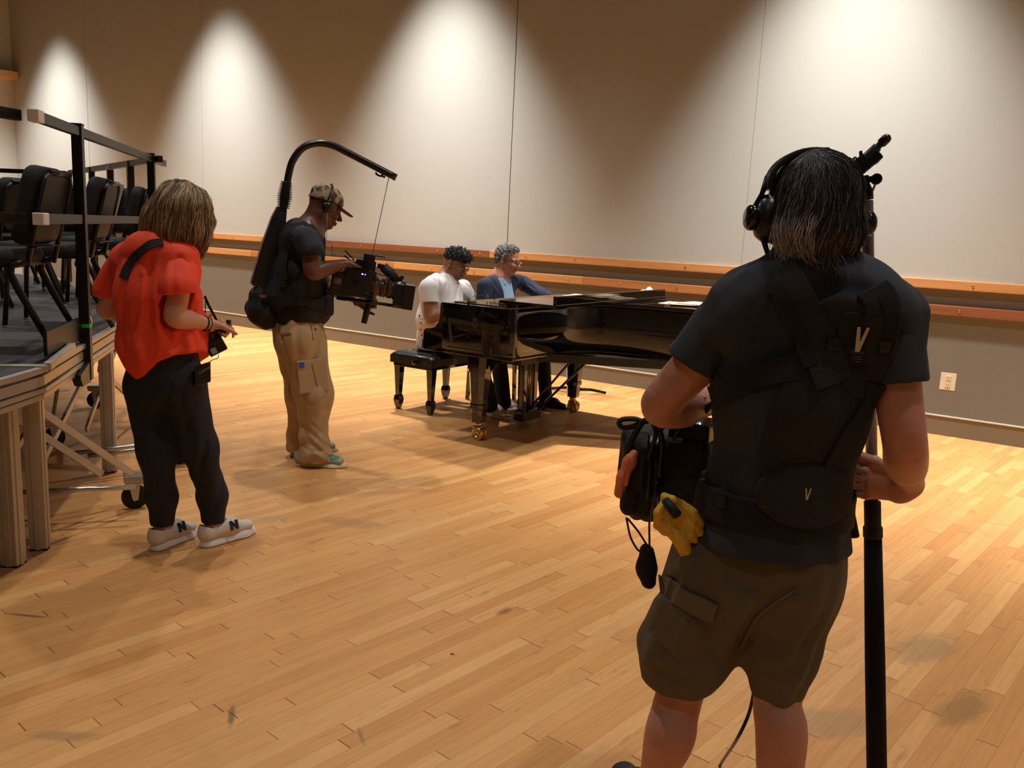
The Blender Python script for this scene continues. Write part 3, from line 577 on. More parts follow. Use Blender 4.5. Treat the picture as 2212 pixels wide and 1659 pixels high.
CH = [  # px, py of the backrest centre, distance, heading, label
    (88, 450, 4.55, 226, 'nearest black orchestra chair, its back panel behind the white-capped middle rail'),
    (212, 466, 5.5, 229, 'black orchestra chair seen between the near guard post and the red-shirted woman'),
    (266, 474, 7.65, 240, 'black orchestra chair in side view with a white strip on its backrest'),
    (297, 478, 6.9, 232, 'narrow black orchestra chair next to the far guard post, behind the red-shirted woman'),
    (52, 505, 6.6, 196, 'black orchestra chair half hidden behind the nearest chair back'),
    (150, 520, 7.6, 200, 'black orchestra chair in the far row, its seat seen left of the near guard post'),
    (205, 560, 8.6, 205, 'small black orchestra chair far back under the second chair'),
    (16, 560, 8.4, 190, 'black orchestra chair far back by the left edge, mostly hidden')]
ch0 = make_chair()
for i, (px, py, D, hd_, lb) in enumerate(CH):
    o = ch0 if i == 0 else copy_tree(ch0); p = P(px, py, D); h = head(hd_)
    o.location = (p[0]+h[0]*.25, p[1]+h[1]*.25, ZD); o.rotation_euler = (0, 0, math.radians(hd_)); o['label'] = lb
    if 'white strip' in lb: 
        s_ = MB().box((-.20, .19, .74), (.030, .02, .13), np.array([[.96, 0, -.26], [0, 1, 0], [.26, 0, .96]]), ch=.003); so = s_.build('paper_strip', M['white_foam']); so.parent = o
# ================================================================ sculpting: smooth-blended volumes meshed with surface nets
f32 = np.float32
def _seg(p, a, b):
    ab = b-a; t = np.clip(((p-a)@ab)/max(float(ab@ab), 1e-12), 0, 1); return t, p-a-t[:, None]*ab
def p_chain(a, b, r1, r2, side=None, s1=None, s2=None):         # tapered limb; s1/s2 = radii along the side vector
    a = np.array(a, f32); b = np.array(b, f32); s1 = r1 if s1 is None else s1; s2 = r2 if s2 is None else s2
    sd = None if side is None else np.array(_n(side), f32)
    def f(p):
        t, q = _seg(p, a, b); rf = r1+(r2-r1)*t
        if sd is None: return np.sqrt((q*q).sum(1))-rf
        rs = s1+(s2-s1)*t; qs = q@sd; qf2 = np.maximum((q*q).sum(1)-qs*qs, 0)
        k0 = np.sqrt((qs/rs)**2+qf2/rf**2); k1 = np.sqrt((qs/rs**2)**2+qf2/rf**4); return np.where(k1 < 1e-6, -np.minimum(rs, rf), k0*(k0-1)/np.maximum(k1, 1e-6))
    R = max(r1, r2, s1, s2); return f, np.minimum(a, b)-R, np.maximum(a, b)+R
def p_ell(c, r, R=None):
    c = np.array(c, f32); r = np.array(r if hasattr(r, '__len__') else (r, r, r), f32); R_ = None if R is None else np.array(R, f32)
    def f(p):
        q = p-c
        if R_ is not None: q = q@R_
        k0 = np.sqrt(((q/r)**2).sum(1)); k1 = np.sqrt(((q/r**2)**2).sum(1)); return np.where(k1 < 1e-6, -r.min(), k0*(k0-1)/np.maximum(k1, 1e-6))
    m = float(r.max()); return f, c-m, c+m
def p_box(c, h, rd, R=None):
    c = np.array(c, f32); h = np.array(h, f32); R_ = np.eye(3, dtype=f32) if R is None else np.array(R, f32)
    def f(p):
        q = np.abs((p-c)@R_)-(h-rd); return np.sqrt((np.maximum(q, 0)**2).sum(1))+np.minimum(q.max(1), 0)-rd
    m = float(np.linalg.norm(h)); return f, c-m, c+m
def p_half(o, n):                                               # solid on the side n points away from
    o = np.array(o, f32); n = np.array(_n(n), f32); return (lambda p: (p-o)@n), None, None
class SDF:
    def __init__(s): s.ops = []; s.post = None; s.pm = 0.0
    def _a(s, pr, op, k): s.ops.append((pr[0], op, k, pr[1], pr[2])); return s
    def chain(s, a, b, r1, r2, side=None, s1=None, s2=None, k=.02): return s._a(p_chain(a, b, r1, r2, side, s1, s2), 'u', k)
    def path(s, pts, rs, side=None, ss=None, k=.02):
        for i in range(len(pts)-1): s.chain(pts[i], pts[i+1], rs[i], rs[i+1], side, None if ss is None else ss[i], None if ss is None else ss[i+1], k)
        return s
    def limb(s, pts, rs, k=.02, n=5):                           # one smooth tapering limb through all points
        q = spline([np.array([*map(float, p), r*10]) for p, r in zip(pts, rs)], n); P_ = [np.array(v[:3], f32) for v in q]; R_ = [float(v[3])/10 for v in q]
        def f(p):
            d = None
            for i in range(len(P_)-1):
                t, w = _seg(p, P_[i], P_[i+1]); e = np.sqrt((w*w).sum(1))-(R_[i]+(R_[i+1]-R_[i])*t); d = e if d is None else np.minimum(d, e)
            return d
        m = max(R_); return s._a((f, np.min(P_, 0)-m, np.max(P_, 0)+m), 'u', k)
    def ell(s, c, r, R=None, k=.02): return s._a(p_ell(c, r, R), 'u', k)
    def box(s, c, h, rd, R=None, k=.005): return s._a(p_box(c, h, rd, R), 'u', k)
    def cut(s, pr, k=.004): return s._a(pr, 's', k)
    def cut_ell(s, c, r, R=None, k=.006): return s.cut(p_ell(c, r, R), k)
    def cut_chain(s, a, b, r1, r2, k=.004, **kw): return s.cut(p_chain(a, b, r1, r2, **kw), k)
    def below(s, o, n, k=.003): return s._a(p_half(o, n), 'i', k)   # keep what lies opposite n
    def eval(s, p, near=None, half=0.0):
        p = np.asarray(p, f32); d = np.full(len(p), 10.0, f32)
        done = s.post is None
        for f, op, k, _, _ in s.ops:
            if op == 'i' and not done: d = d+s.post(p); done = True
            e = f(p)
            if op == 'u': h = np.maximum(k-np.abs(d-e), 0)/max(k, 1e-6); d = np.minimum(d, e)-h*h*k*.25
            else:
                e = -e if op == 's' else e; h = np.maximum(k-np.abs(d-e), 0)/max(k, 1e-6); d = np.maximum(d, e)+h*h*k*.25
        return d if done else d+s.post(p)
    def grid(s, res):
        B = 8; lo = np.min([o[3] for o in s.ops if o[1] == 'u'], 0)-.02; hi = np.max([o[4] for o in s.ops if o[1] == 'u'], 0)+.02
        nb = np.ceil((hi-lo)/(res*B)).astype(int)+1; bi = np.stack(np.meshgrid(*[np.arange(n) for n in nb], indexing='ij'), -1).reshape(-1, 3)
        ctr = (lo+(bi+.5)*res*B).astype(f32); hd_ = res*B*.5*1.7321
        E = [(o[0](ctr)) for o in s.ops]; d = np.full(len(ctr), 10.0, f32); act = []
        for (f, op, k, _, _), e in zip(s.ops, E):
            if op == 'u': act.append((e-d) < 2*hd_*1.3+k); h = np.maximum(k-np.abs(d-e), 0)/max(k, 1e-6); d = np.minimum(d, e)-h*h*k*.25
            else:
                g = -e if op == 's' else e; act.append((g-d) > -(2*hd_*1.3+k)); h = np.maximum(k-np.abs(d-g), 0)/max(k, 1e-6); d = np.maximum(d, g)+h*h*k*.25
        keep = np.abs(d) < hd_*1.45+s.pm+.004; bi = bi[keep]; act = [a[keep] for a in act]
        g = np.stack(np.meshgrid(*[np.arange(B+1)]*3, indexing='ij'), -1).reshape(-1, 3); n = len(g)
        pts = (lo+((bi*B)[:, None, :]+g[None])*res).astype(f32); D = np.full((len(bi), n), 10.0, f32)
        done = s.post is None
        for (f, op, k, _, _), a in zip(s.ops, act):
            if op == 'i' and not done: D += s.post(pts.reshape(-1, 3)).reshape(D.shape); done = True
            ix = np.nonzero(a)[0]
            if not len(ix): continue
            e = f(pts[ix].reshape(-1, 3)).reshape(len(ix), n); dd = D[ix]
            if op == 'u': h = np.maximum(k-np.abs(dd-e), 0)/max(k, 1e-6); D[ix] = np.minimum(dd, e)-h*h*k*.25
            else:
                e = -e if op == 's' else e; h = np.maximum(k-np.abs(dd-e), 0)/max(k, 1e-6); D[ix] = np.maximum(dd, e)+h*h*k*.25
        if not done: D += s.post(pts.reshape(-1, 3)).reshape(D.shape)
        return lo, bi, D.reshape(-1, B+1, B+1, B+1), nb, B
    def mesh(s, res):
        lo, bi, D, nb, B = s.grid(res); ins = D < 0
        cs = [(i, j, k) for i in (0, 1) for j in (0, 1) for k in (0, 1)]; sl = lambda A, c: A[:, c[0]:B+c[0], c[1]:B+c[1], c[2]:B+c[2]]
        cnt = sum(sl(ins, c).astype(np.int8) for c in cs); A = np.nonzero((cnt > 0) & (cnt < 8)); cv = {c: sl(D, c)[A] for c in cs}
        cell = bi[A[0]]*B+np.stack(A[1:], -1); acc = np.zeros((len(cell), 3)); num = np.zeros(len(cell))
        for c in cs:
            for ax in range(3):
                if c[ax]: continue
                e = list(c); e[ax] = 1; e = tuple(e); d0, d1 = cv[c], cv[e]; m = (d0 < 0) != (d1 < 0); t = np.where(m, d0/np.where(m, d0-d1, 1), 0)
                q = np.array(c, float)[None]+np.zeros((len(cell), 1)); q[:, ax] += t; acc += q*m[:, None]; num += m
        V = lo+(cell+acc/num[:, None])*res; NN = (nb+2)*B; key = lambda c: (c[:, 0]*NN[1]+c[:, 1])*NN[2]+c[:, 2]
        K = key(cell); K, first = np.unique(K, return_index=True); V = V[first]; cell = cell[first]; cv = {c: v[first] for c, v in cv.items()}
        Fq = []
        for ax in range(3):
            e = [0, 0, 0]; e[ax] = 1; d0, d1 = cv[(0, 0, 0)], cv[tuple(e)]; m = (d0 < 0) != (d1 < 0); c0 = cell[m]; a, b = [(1, 2), (2, 0), (0, 1)][ax]
            ea = np.zeros(3, int); ea[a] = 1; eb = np.zeros(3, int); eb[b] = 1
            ids = []; ok = np.ones(len(c0), bool)
            for q in (c0, c0-ea, c0-ea-eb, c0-eb):
                kk = key(q); ix = np.clip(np.searchsorted(K, kk), 0, len(K)-1); ok &= K[ix] == kk; ids.append(ix)
            Q = np.stack(ids, -1); fl = (d0[m] < 0); Q[~fl] = Q[~fl][:, ::-1]; Fq.append(Q[ok])
        return V, np.concatenate(Fq)
    def build(s, name, m, parent=None, res=.006, label=None):
        V, F = s.mesh(res); me = bpy.data.meshes.new(name); me.vertices.add(len(V)); me.vertices.foreach_set('co', V.astype(f32).ravel())
        me.loops.add(F.size); me.loops.foreach_set('vertex_index', F.astype(np.int32).ravel()); me.polygons.add(len(F)); me.polygons.foreach_set('loop_start', np.arange(0, F.size, 4, dtype=np.int32))
        me.update(calc_edges=True); me.validate(); me.polygons.foreach_set('use_smooth', [True]*len(me.polygons)); me.materials.append(m)
        o = bpy.data.objects.new(name, me); link(o, parent)
        if label: o['label'] = label
        return o
def folds(amp, freq, ax=(0, 0, 1), warp=.5, seed=0.0, fine=.35):     # soft cloth folds as a displacement; ax = direction the folds run along
    ax = np.array(_n(ax), f32)
    def f(p):
        u = p-(p@ax)[:, None]*ax*.72; x, y, z = u[:, 0]*freq, u[:, 1]*freq, u[:, 2]*freq
        w_ = np.sin(x*.7+y*1.1+seed)+np.sin(y*.8-z*1.3+seed*2.1); a = np.sin(x*1.3+warp*2*w_+seed)*np.cos(y*1.1-z*.9+warp*1.5*w_+seed*1.7)+fine*np.sin(2.3*(x+z)+3*warp*w_)*np.sin(2.1*y-1.3*z+seed)
        return (amp*a).astype(f32)
    return f
def strands(sdf, roots, m, parent, n=1500, L=(.06, .12), steps=9, grav=(0, 0, -1), r=.0011, lift=.001, name='hair_strands', seed=1, wave=0.0, flow=None, stray=.0):
    rg = np.random.default_rng(seed); V = np.asarray(roots); p = V[rg.integers(0, len(V), n)]+rg.normal(0, .001, (n, 3)); ln = rg.uniform(L[0], L[1], n); g = np.array(_n(grav)); h = .003
    def nrm(q): return np.stack([sdf.eval(q+d)-sdf.eval(q-d) for d in (np.eye(3)*h)], -1)/(2*h)
    path = []; jit = rg.normal(0, .25, (n, 3)); up = rg.uniform(0, 1, n)**3*stray
    for i in range(steps+1):
        N = nrm(p); N /= np.maximum(np.linalg.norm(N, axis=1, keepdims=True), 1e-6); d = sdf.eval(p)
        p = p-N*(d-lift-up*i/steps)[:, None]*np.where(d < .02, 1, 0)[:, None]; path.append(p.copy())
        dr = (g if flow is None else flow(p))+jit*.4+wave*np.stack([np.sin(i*1.3+jit[:, 0]*20), np.cos(i*1.1+jit[:, 1]*20), 0*jit[:, 2]], -1)
        dr = dr-N*(dr*N).sum(1)[:, None]*.9; dr /= np.maximum(np.linalg.norm(dr, axis=1, keepdims=True), 1e-6); p = p+dr*(ln/steps)[:, None]
    path = np.array(path); S = steps+1; T = np.gradient(path, axis=0); T /= np.maximum(np.linalg.norm(T, axis=2, keepdims=True), 1e-9)
    A = np.cross(T, np.array([.3, .5, .8])); A /= np.maximum(np.linalg.norm(A, axis=2, keepdims=True), 1e-9); Bv = np.cross(T, A)
    tap = np.sin(np.linspace(.25, math.pi-.1, S))[:, None, None]*r*rg.uniform(.6, 1.5, n)[None, :, None]
    vs = [path+tap*(math.cos(a)*A+math.sin(a)*Bv) for a in (0, 2.094, 4.189)]; VV = np.stack(vs, 2).transpose(1, 0, 2, 3).reshape(-1, 3)
    base = (np.arange(n)*S*3)[:, None, None]; st = (np.arange(S-1)*3)[None, :, None]; k = np.arange(3)[None, None]; k2 = (k+1) % 3
    F = np.stack([base+st+k, base+st+k2, base+st+3+k2, base+st+3+k], -1).reshape(-1, 4)
    me = bpy.data.meshes.new(name); me.vertices.add(len(VV)); me.vertices.foreach_set('co', VV.astype(f32).ravel()); me.loops.add(F.size); me.loops.foreach_set('vertex_index', F.astype(np.int32).ravel()); me.polygons.add(len(F)); me.polygons.foreach_set('loop_start', np.arange(0, F.size, 4, dtype=np.int32))
    me.update(calc_edges=True); me.polygons.foreach_set('use_smooth', [True]*len(F)); ms = m if isinstance(m, (list, tuple)) else [m]
    for q in ms: me.materials.append(q)
    mi = np.repeat(rg.integers(0, len(ms), n), (S-1)*3).astype(np.int32); me.polygons.foreach_set('material_index', mi)
    o = bpy.data.objects.new(name, me); link(o, parent); o['kind'] = 'stuff'; return o
def verts_of(o): a = np.zeros(len(o.data.vertices)*3, f32); o.data.vertices.foreach_get('co', a); return a.reshape(-1, 3)
# ---- anatomy helpers
def hframe(fwd, up=(0, 0, 1)):                                  # columns: forward, left, up
    f = _n(fwd); l = _n(np.cross(up, f)); return np.array([f, l, np.cross(f, l)]).T
def head_sdf(S, c, R, s=1.0, jaw=1.0, nose=1.0, ears=(1, 1), lids=.8):
    q = lambda x, y, z: np.array(c)+R@(np.array([x, y, z])*s); e = lambda p, r, k=.012, RR=None: S.ell(q(*p), np.array(r)*s, R if RR is None else RR, k)
    e((-.014, 0, .038), (.098, .077, .084)); e((.028, 0, -.030), (.064, .060, .082), .02); e((.062, 0, -.092*jaw), (.028, .030, .021), .02)
    for y in (-1, 1):
        S.chain(q(-.005, y*.056, -.050), q(.052, y*.022, -.092*jaw), .017*s, .016*s, k=.02); e((.066, y*.036, -.024), (.026, .024, .026), .015)
        S.chain(q(.084, y*.012, .022), q(.070, y*.050, .020), .011*s, .010*s, k=.012)
    for y in (-1, 1): S.cut_ell(q(.100, y*.031, .002), np.array((.018, .017, .013))*s, R, .012)
    for y in (-1, 1): e((.078, y*.031, .003), (.0145, .015, .0115), .003)
    S.chain(q(.090, 0, .010), q(.116*nose, 0, -.028), .0075*s, .0115*s, k=.012)
    for y in (-1, 1): e((.103, y*.012, -.034), (.010, .008, .008), .008)
    e((.092, 0, -.058), (.014, .025, .0065), .006); e((.090, 0, -.070), (.014, .022, .0075), .006); S.cut_chain(q(.108, -.024, -.064), q(.108, .024, -.064), .0016*s, .0016*s, .003)
    for y, on in zip((-1, 1), ears):
        if on:
            RE = R@rotz(y*.35)@np.array([[math.cos(.15), 0, -math.sin(.15)], [0, 1, 0], [math.sin(.15), 0, math.cos(.15)]]); S.ell(q(-.012, y*.081, -.004), np.array((.019, .008, .031))*s, RE, .008); S.cut_ell(q(-.008, y*.089, .000), np.array((.010, .006, .018))*s, RE, .004)
            S.ell(q(-.010, y*.080, -.032), np.array((.008, .006, .009))*s, None, .006)
    return q
def hand_sdf(S, w_, f, n, th, s=1.0, curl=(.5, .5, .5, .5), thumb=(.6, .5), spread=.06, k=.006, thumb_dir=None):
    # w_: wrist, f: towards the knuckles, n: where the palm faces, th: +1/-1 side of the thumb (along n x f)
    f = _n(f); n = np.array(n, float); n = _n(n-f*(n@f)); sd = np.cross(n, f)*th; w_ = np.array(w_, float); a = lambda x, y, z: w_+s*(f*x+sd*y+n*z); tips = []
    S.chain(a(-.02, 0, 0), a(.02, .002, 0), .019*s, .018*s, sd, .027*s, .031*s, .015)
    S.chain(a(.02, .002, 0), a(.078, .001, .002), .015*s, .012*s, sd, .034*s, .040*s, .015)
    for i, (y, L_) in enumerate(((-.031, .060), (-.011, .074), (.010, .080), (.031, .072))):
        d = _n(f+sd*spread*(i-1.5)); p = a(.084-(.006 if i in (0, 3) else 0), y, .001); an = 0.0
        for fr, r0, r1 in ((.46, .0098, .0088), (.30, .0088, .0080), (.24, .0080, .0068)):
            an += curl[i]*(.9 if fr > .4 else 1.1); dd = d*math.cos(an)+n*math.sin(an); p2 = p+dd*L_*fr*s; S.chain(p, p2, r0*s, r1*s, k=k if fr < .4 else .010); p = p2
        tips.append(p)
    t0 = a(.018, .024, .004); d1 = _n(f*.62+sd*.72+n*.35) if thumb_dir is None else _n(thumb_dir); t1 = t0+d1*.040*s; d2 = _n(d1*math.cos(thumb[0])+(f*.8+n*.5)*math.sin(thumb[0])); t2 = t1+d2*.032*s; d3 = _n(d2*math.cos(thumb[1])+(f*.5+n*.8)*math.sin(thumb[1])); t3 = t2+d3*.026*s
    S.chain(t0, t1, .016*s, .0115*s, k=.014).chain(t1, t2, .0112*s, .0100*s, k=.006).chain(t2, t3, .0100*s, .0078*s, k=.004); return tips+[t3]
def shoe(parent, heel, toe, m_up, m_sole, w_=.050, h=.085, name='sneaker', top=.10, extra=None, lace=None, res=.004, sole_h=.030, up_h=.075):
    heel = np.array([*heel[:2], 0.]); toe = np.array([*toe[:2], 0.]); f = _n(toe-heel); L_ = np.linalg.norm(toe-heel); l = np.array([-f[1], f[0], 0]); a = lambda x, y, z: heel+f*x*L_+l*y+np.array([0, 0, z]); R = np.array([f, l, [0, 0, 1]]).T
    zz = (0, 0, 1.); hh = sole_h*1.12; so = SDF(); so.chain(a(.15, 0, 0), a(.48, 0, 0), w_*.84, w_*.80, zz, hh*1.05, hh*.95, .01).chain(a(.48, 0, 0), a(.74, 0, 0), w_*.80, w_*.98, zz, hh*.95, hh*.9, .01).chain(a(.74, 0, 0), a(.90, 0, .004), w_*.98, w_*.66, zz, hh*.9, hh*.85, .01)
    so.below(a(0, 0, .002), (0, 0, -1)).below(a(0, 0, sole_h*.96), (0, 0, 1), .008)
    sh = thing_child(name, parent); so.build('sole', m_sole, sh, res)
    up = SDF(); up.chain(a(.13, 0, sole_h+.012), a(.13, 0, top*.78), w_*.74, w_*.66, k=.02).chain(a(.13, 0, sole_h+.02), a(.5, 0, sole_h+.020), w_*.74, .040, l, w_*.74, w_*.80, .03).chain(a(.30, 0, top*.62), a(.55, 0, sole_h+.032), .036, .030, l, .036, .034, .03).chain(a(.5, 0, sole_h+.014), a(.86, 0, sole_h+.004), .034, .024, l, w_*.80, w_*.72, .03)
    up.below(a(0, 0, sole_h*.75), (0, 0, -1)).below(a(.13, 0, top), _n(np.array([0, 0, 1])-f*.25)); up.cut_chain(a(.16, 0, top*.62), a(.12, 0, top*1.6), .032, .036, .006)
    up.build('upper', m_up, sh, res); shoe.up = up
    if lace:
        lc = MB()
        for i, x in enumerate((.34, .41, .48, .55)):
            z = sole_h+.070-.030*(x-.34)/.21*1.0; lc.tube([a(x, -.022, z-.010), a(x+.02, 0, z+.004), a(x, .022, z-.010)], .0028, 6)
        for s in (-1, 1): lc.tube(spline([a(.33, 0, sole_h+.074), a(.36, s*.025, sole_h+.088), a(.42, s*.030, sole_h+.070), a(.36, s*.012, sole_h+.066)], 4), .0026, 6)
        lc.build('laces', lace, sh)
    return sh, a, R
def thing_child(name, parent):
    o = bpy.data.objects.new(name, None); link(o, parent); o.empty_display_size = .05; return o
def patch(name, o_, nx_, ny_, w_, h_, m, parent, th=.002, ch=.004, label=None):      # flat sewn-on patch: centre, width dir, height dir
    x = _n(nx_); y = np.array(ny_, float); y = _n(y-x*(x@y)); z = np.cross(x, y); return MB().box(o_, (w_/2, h_/2, th/2), np.array([x, y, z]).T, ch).build(name, m, parent, label=label)
def on(S_, pts, off=.004):                                      # drop points onto a sculpted surface along the line of sight, else to the nearest spot
    out = []
    for p in pts:
        p0 = np.array(p, float); r = _n(p0-O0); t = np.linalg.norm(p0-O0)-.45; hit = False
        for _ in range(60):
            p = O0+r*t; d = float(S_.eval(p[None])[0])-off
            if d < .0006: hit = True; break
            t += d*.85
            if t > np.linalg.norm(p0-O0)+.5: break
        if not hit:
            p = p0
            for _ in range(14):
                d = float(S_.eval(p[None])[0]); g = np.array([float((S_.eval((p+e)[None])-S_.eval((p-e)[None]))[0]) for e in np.eye(3)*.004]); g = _n(g) if np.linalg.norm(g) > 1e-9 else np.array([0, 0, 1.]); p = p-g*(d-off)*.8
        out.append(p)
    return out
def on_strip(S_, pts, w_, th, off=.004, n=6):                   # ribbon lying on a sculpted surface
    c = on(S_, spline(pts, n), off); m = MB(); V = []
    for i, p in enumerate(c):
        g = _n(np.array([float((S_.eval((p+e)[None])-S_.eval((p-e)[None]))[0]) for e in np.eye(3)*.008])); t = _n(c[min(i+1, len(c)-1)]-c[max(i-1, 0)]); s_ = _n(np.cross(t, g))
        V += [p+s_*w_/2+g*th/2, p-s_*w_/2+g*th/2, p-s_*w_/2-g*th/2, p+s_*w_/2-g*th/2]
    F = [(i*4+k, i*4+(k+1) % 4, i*4+4+(k+1) % 4, i*4+4+k) for i in range(len(c)-1) for k in range(4)]; L_ = (len(c)-1)*4; F += [(3, 2, 1, 0), (L_, L_+1, L_+2, L_+3)]; return m.add(V, F)
def ribbon(pts, w_, th, side, n=6):
    pts = spline(pts, n); m = MB(); V = []
    for i, p in enumerate(pts):
        sdv = np.array(side[0], float)*(1-i/(len(pts)-1))+np.array(side[1], float)*i/(len(pts)-1); t = _n(pts[min(i+1, len(pts)-1)]-pts[max(i-1, 0)]); s_ = _n(sdv-t*(sdv@t)); q = np.cross(t, s_)
        V += [p+s_*w_/2+q*th/2, p-s_*w_/2+q*th/2, p-s_*w_/2-q*th/2, p+s_*w_/2-q*th/2]
    F = []
    for i in range(len(pts)-1):
        for k in range(4): F.append((i*4+k, i*4+(k+1) % 4, i*4+4+(k+1) % 4, i*4+4+k))
    L_ = (len(pts)-1)*4; F += [(3, 2, 1, 0), (L_, L_+1, L_+2, L_+3)]; return m.add(V, F)
def letter_on(S_, p, body, m, size, xd, par, bold=0.0, name='side_letter'):
    c = on(S_, [p], .0)[0]; g = _n(np.array([float((S_.eval((c+e)[None])-S_.eval((c-e)[None]))[0]) for e in np.eye(3)*.012])); x = _n(xd-g*(xd@g)); return text_obj(name, body, m, size, c, np.array([x, np.cross(g, x), g]).T, par, depth=.0035, bold=bold)
def p_poly(pts, r0, r1=None):                                  # one limb following a polyline, thin at both ends
    pts = [np.array(p, f32) for p in pts]; n = len(pts)
    def f(p):
        d = None
        for i in range(n-1):
            t, q = _seg(p, pts[i], pts[i+1]); u = (i+t)/(n-1); e = np.sqrt((q*q).sum(1))-r0*np.sqrt(np.clip(4*u*(1-u), .04, 1)); d = e if d is None else np.minimum(d, e)
        return d
    return f, np.min(pts, 0)-r0, np.max(pts, 0)+r0
def _surf_line(S_, W_, ln, off):
    w0 = [W_(x, y, -.1) for x, y in ln]; return on(S_, spline(w0, 4), off)
def crease(S_, W_, lines, r=.008, k=.03, bite=.45):               # press fold lines into cloth
    new = [p_poly(_surf_line(S_, W_, ln, r*bite), r) for ln in lines]
    for q in new: S_.cut(q, k)
def ridge(S_, W_, lines, r=.010, k=.03, bite=-.5):
    new = [p_poly(_surf_line(S_, W_, ln, r*bite), r) for ln in lines]
    for q in new: S_._a(q, 'u', k)
# ================================================================ woman in the red blouse
M['skin_fair'] = mat('skin_fair', (206, 150, 122), .5, bump=.05, scale=120, vary=.05, vscale=9, spec=.35)
M['red_cloth'] = mat('red_cotton', (240, 70, 34), .75, bump=.05, scale=60)
M['navy'] = mat('navy_trousers', (26, 27, 38), .85, bump=.12, scale=300)
M['hair_w'] = [mat('hair_light_brown', (168, 134, 92), .5, stretch=(1, 1, 1)), mat('hair_brown', (122, 94, 64), .5), mat('hair_dark_brown', (86, 64, 44), .5), mat('hair_blonde', (204, 174, 124), .5)]
M['shoe_grey'] = mat('shoe_grey_beige', (214, 204, 194), .75, bump=.1, scale=300); M['shoe_white'] = mat('shoe_white', (236, 228, 224), .5); M['shoe_heel'] = mat('shoe_heel_grey', (140, 132, 122), .85); M['lace_w'] = mat('lace_white', (238, 226, 212), .8)
def Wm(px, py, d=0.0): return P(px, py, 3.98+d)
wb = ZP(400, 1172); wm = thing('person', 'woman in a loose red blouse and navy trousers, head bowed, camera strap over her shoulder', 'person', (wb[0], wb[1], 0))
FW = head(93); RW = head(3)                                      # facing, her right
hc = Wm(392, 466, .03); HR = hframe(_n(FW+np.array([0, 0, -.75])))
sk = SDF(); head_sdf(sk, hc, HR, .95); sk.chain(hc+HR@np.array([-.03, 0, -.05]), Wm(345, 540), .050, .050, k=.03)
sk.chain(Wm(338, 590), Wm(350, 700), .07, .08, RW, .09, .10, .04)
# right arm (near) and hand on the controller
rs_, re_, rw_ = Wm(392, 585, -.10), Wm(378, 684, -.17), Wm(452, 701, -.05)
sk.limb([rs_, rs_+(re_-rs_)*.6, re_, re_+(rw_-re_)*.35, re_+(rw_-re_)*.75, rw_], [.048, .045, .043, .042, .031, .026])
hd_t = hand_sdf(sk, rw_, Wm(490, 704, .02)-rw_, (.1, .5, -.9), 1, .95, (1.35, 1.3, 1.2, .6), (.5, .4), k=.005)
ls_, le_, lw_ = Wm(262, 590, .10), Wm(232, 668, .16), Wm(420, 712, .12)
sk.chain(ls_, le_, .046, .040, k=.02).chain(le_, Wm(330, 695, .15), .040, .036, k=.02).chain(Wm(330, 695, .15), lw_, .036, .026, k=.02)
hand_sdf(sk, lw_, Wm(470, 716, .10)-lw_, (-.3, .3, .6), -1, .95, (.6, .6, .6, .5), (.3, .3))
fR0, fR1, fL0, fL1 = ZP(436, 1182), ZP(545, 1150), ZP(331, 1190), ZP(420, 1153)
ankR = fR0+_n(fR1-fR0)*.06; ankL = fL0+_n(fL1-fL0)*.06
for an in (ankR, ankL): sk.chain(an+(0, 0, .08), an+(0, 0, .22), .034, .045, k=.02).chain(an+(0, 0, .22), Wm(352, 800), .035, .05, k=.02).chain(Wm(352, 800), Wm(350, 700), .05, .06, k=.02).chain(an+(0, 0, .08), an+_n(fR1-fR0)*.06+(0, 0, .065), .028, .022, k=.02)
sk.build('body', M['skin_fair'], wm, .005)
# blouse
bl = SDF()
bl.chain(Wm(332, 552, .0), Wm(340, 640, .0), .105, .150, RW, .150, .185, .05).chain(Wm(340, 640), Wm(352, 760, .0), .150, .162, RW, .185, .195, .05)
bl.chain(Wm(315, 745, .0), Wm(322, 782, .0), .105, .055, RW, .13, .09, .05).chain(Wm(420, 700, .02), Wm(436, 762, .02), .075, .035, k=.05)
bl.chain(Wm(392, 562, -.10), Wm(391, 596, -.13), .072, .072, k=.035).chain(Wm(268, 566, .10), Wm(254, 600, .125), .062, .058, k=.035)
bl.chain(Wm(335, 545, .0), Wm(352, 522, .02), .085, .062, RW, .11, .066, .04).chain(Wm(275, 556, .10), Wm(385, 552, -.08), .062, .062, k=.05)
bl.below(Wm(390, 642, -.155), np.array([0.06, .1, -.0])*0+_n(re_-rs_)*0+np.array([0, 0, -1]), .001) if False else None
bl.post = folds(.0075, 20, (0.2, 0, 1), .45, 1.3); bl.pm = .012
bl.cut_ell(Wm(432, 842, -.12), (.155, .30, .165), k=.01)
bl.cut_chain(re_+(rs_-re_)*.62, re_, .060, .052, .006)
cr_w = 1
for a, b, r in () if cr_w else ((Wm(352, 560, -.16), Wm(348, 650, -.18), .006), (Wm(345, 650, -.18), Wm(352, 745, -.18), .008), (Wm(300, 600, -.12), Wm(290, 740, -.14), .007), (Wm(372, 600, -.19), Wm(348, 665, -.18), .009)): bl.cut_chain(a, b, r, r, .018)
crease(bl, Wm, [[(388, 560), (368, 600), (352, 660)], [(392, 580), (378, 625), (360, 668)], [(352, 650), (362, 720), (385, 762)], [(300, 600), (290, 680), (296, 740)], [(322, 560), (318, 640), (322, 700)], [(262, 640), (258, 700), (266, 760)], [(400, 700), (392, 740), (398, 758)], [(425, 655), (415, 700), (425, 745)]], .008, .03)
ridge(bl, Wm, [[(272, 575), (262, 640), (266, 700)], [(335, 690), (345, 740), (330, 780)], [(300, 765), (330, 790), (365, 775)], [(306, 690), (300, 740), (306, 780)]], .011, .03)
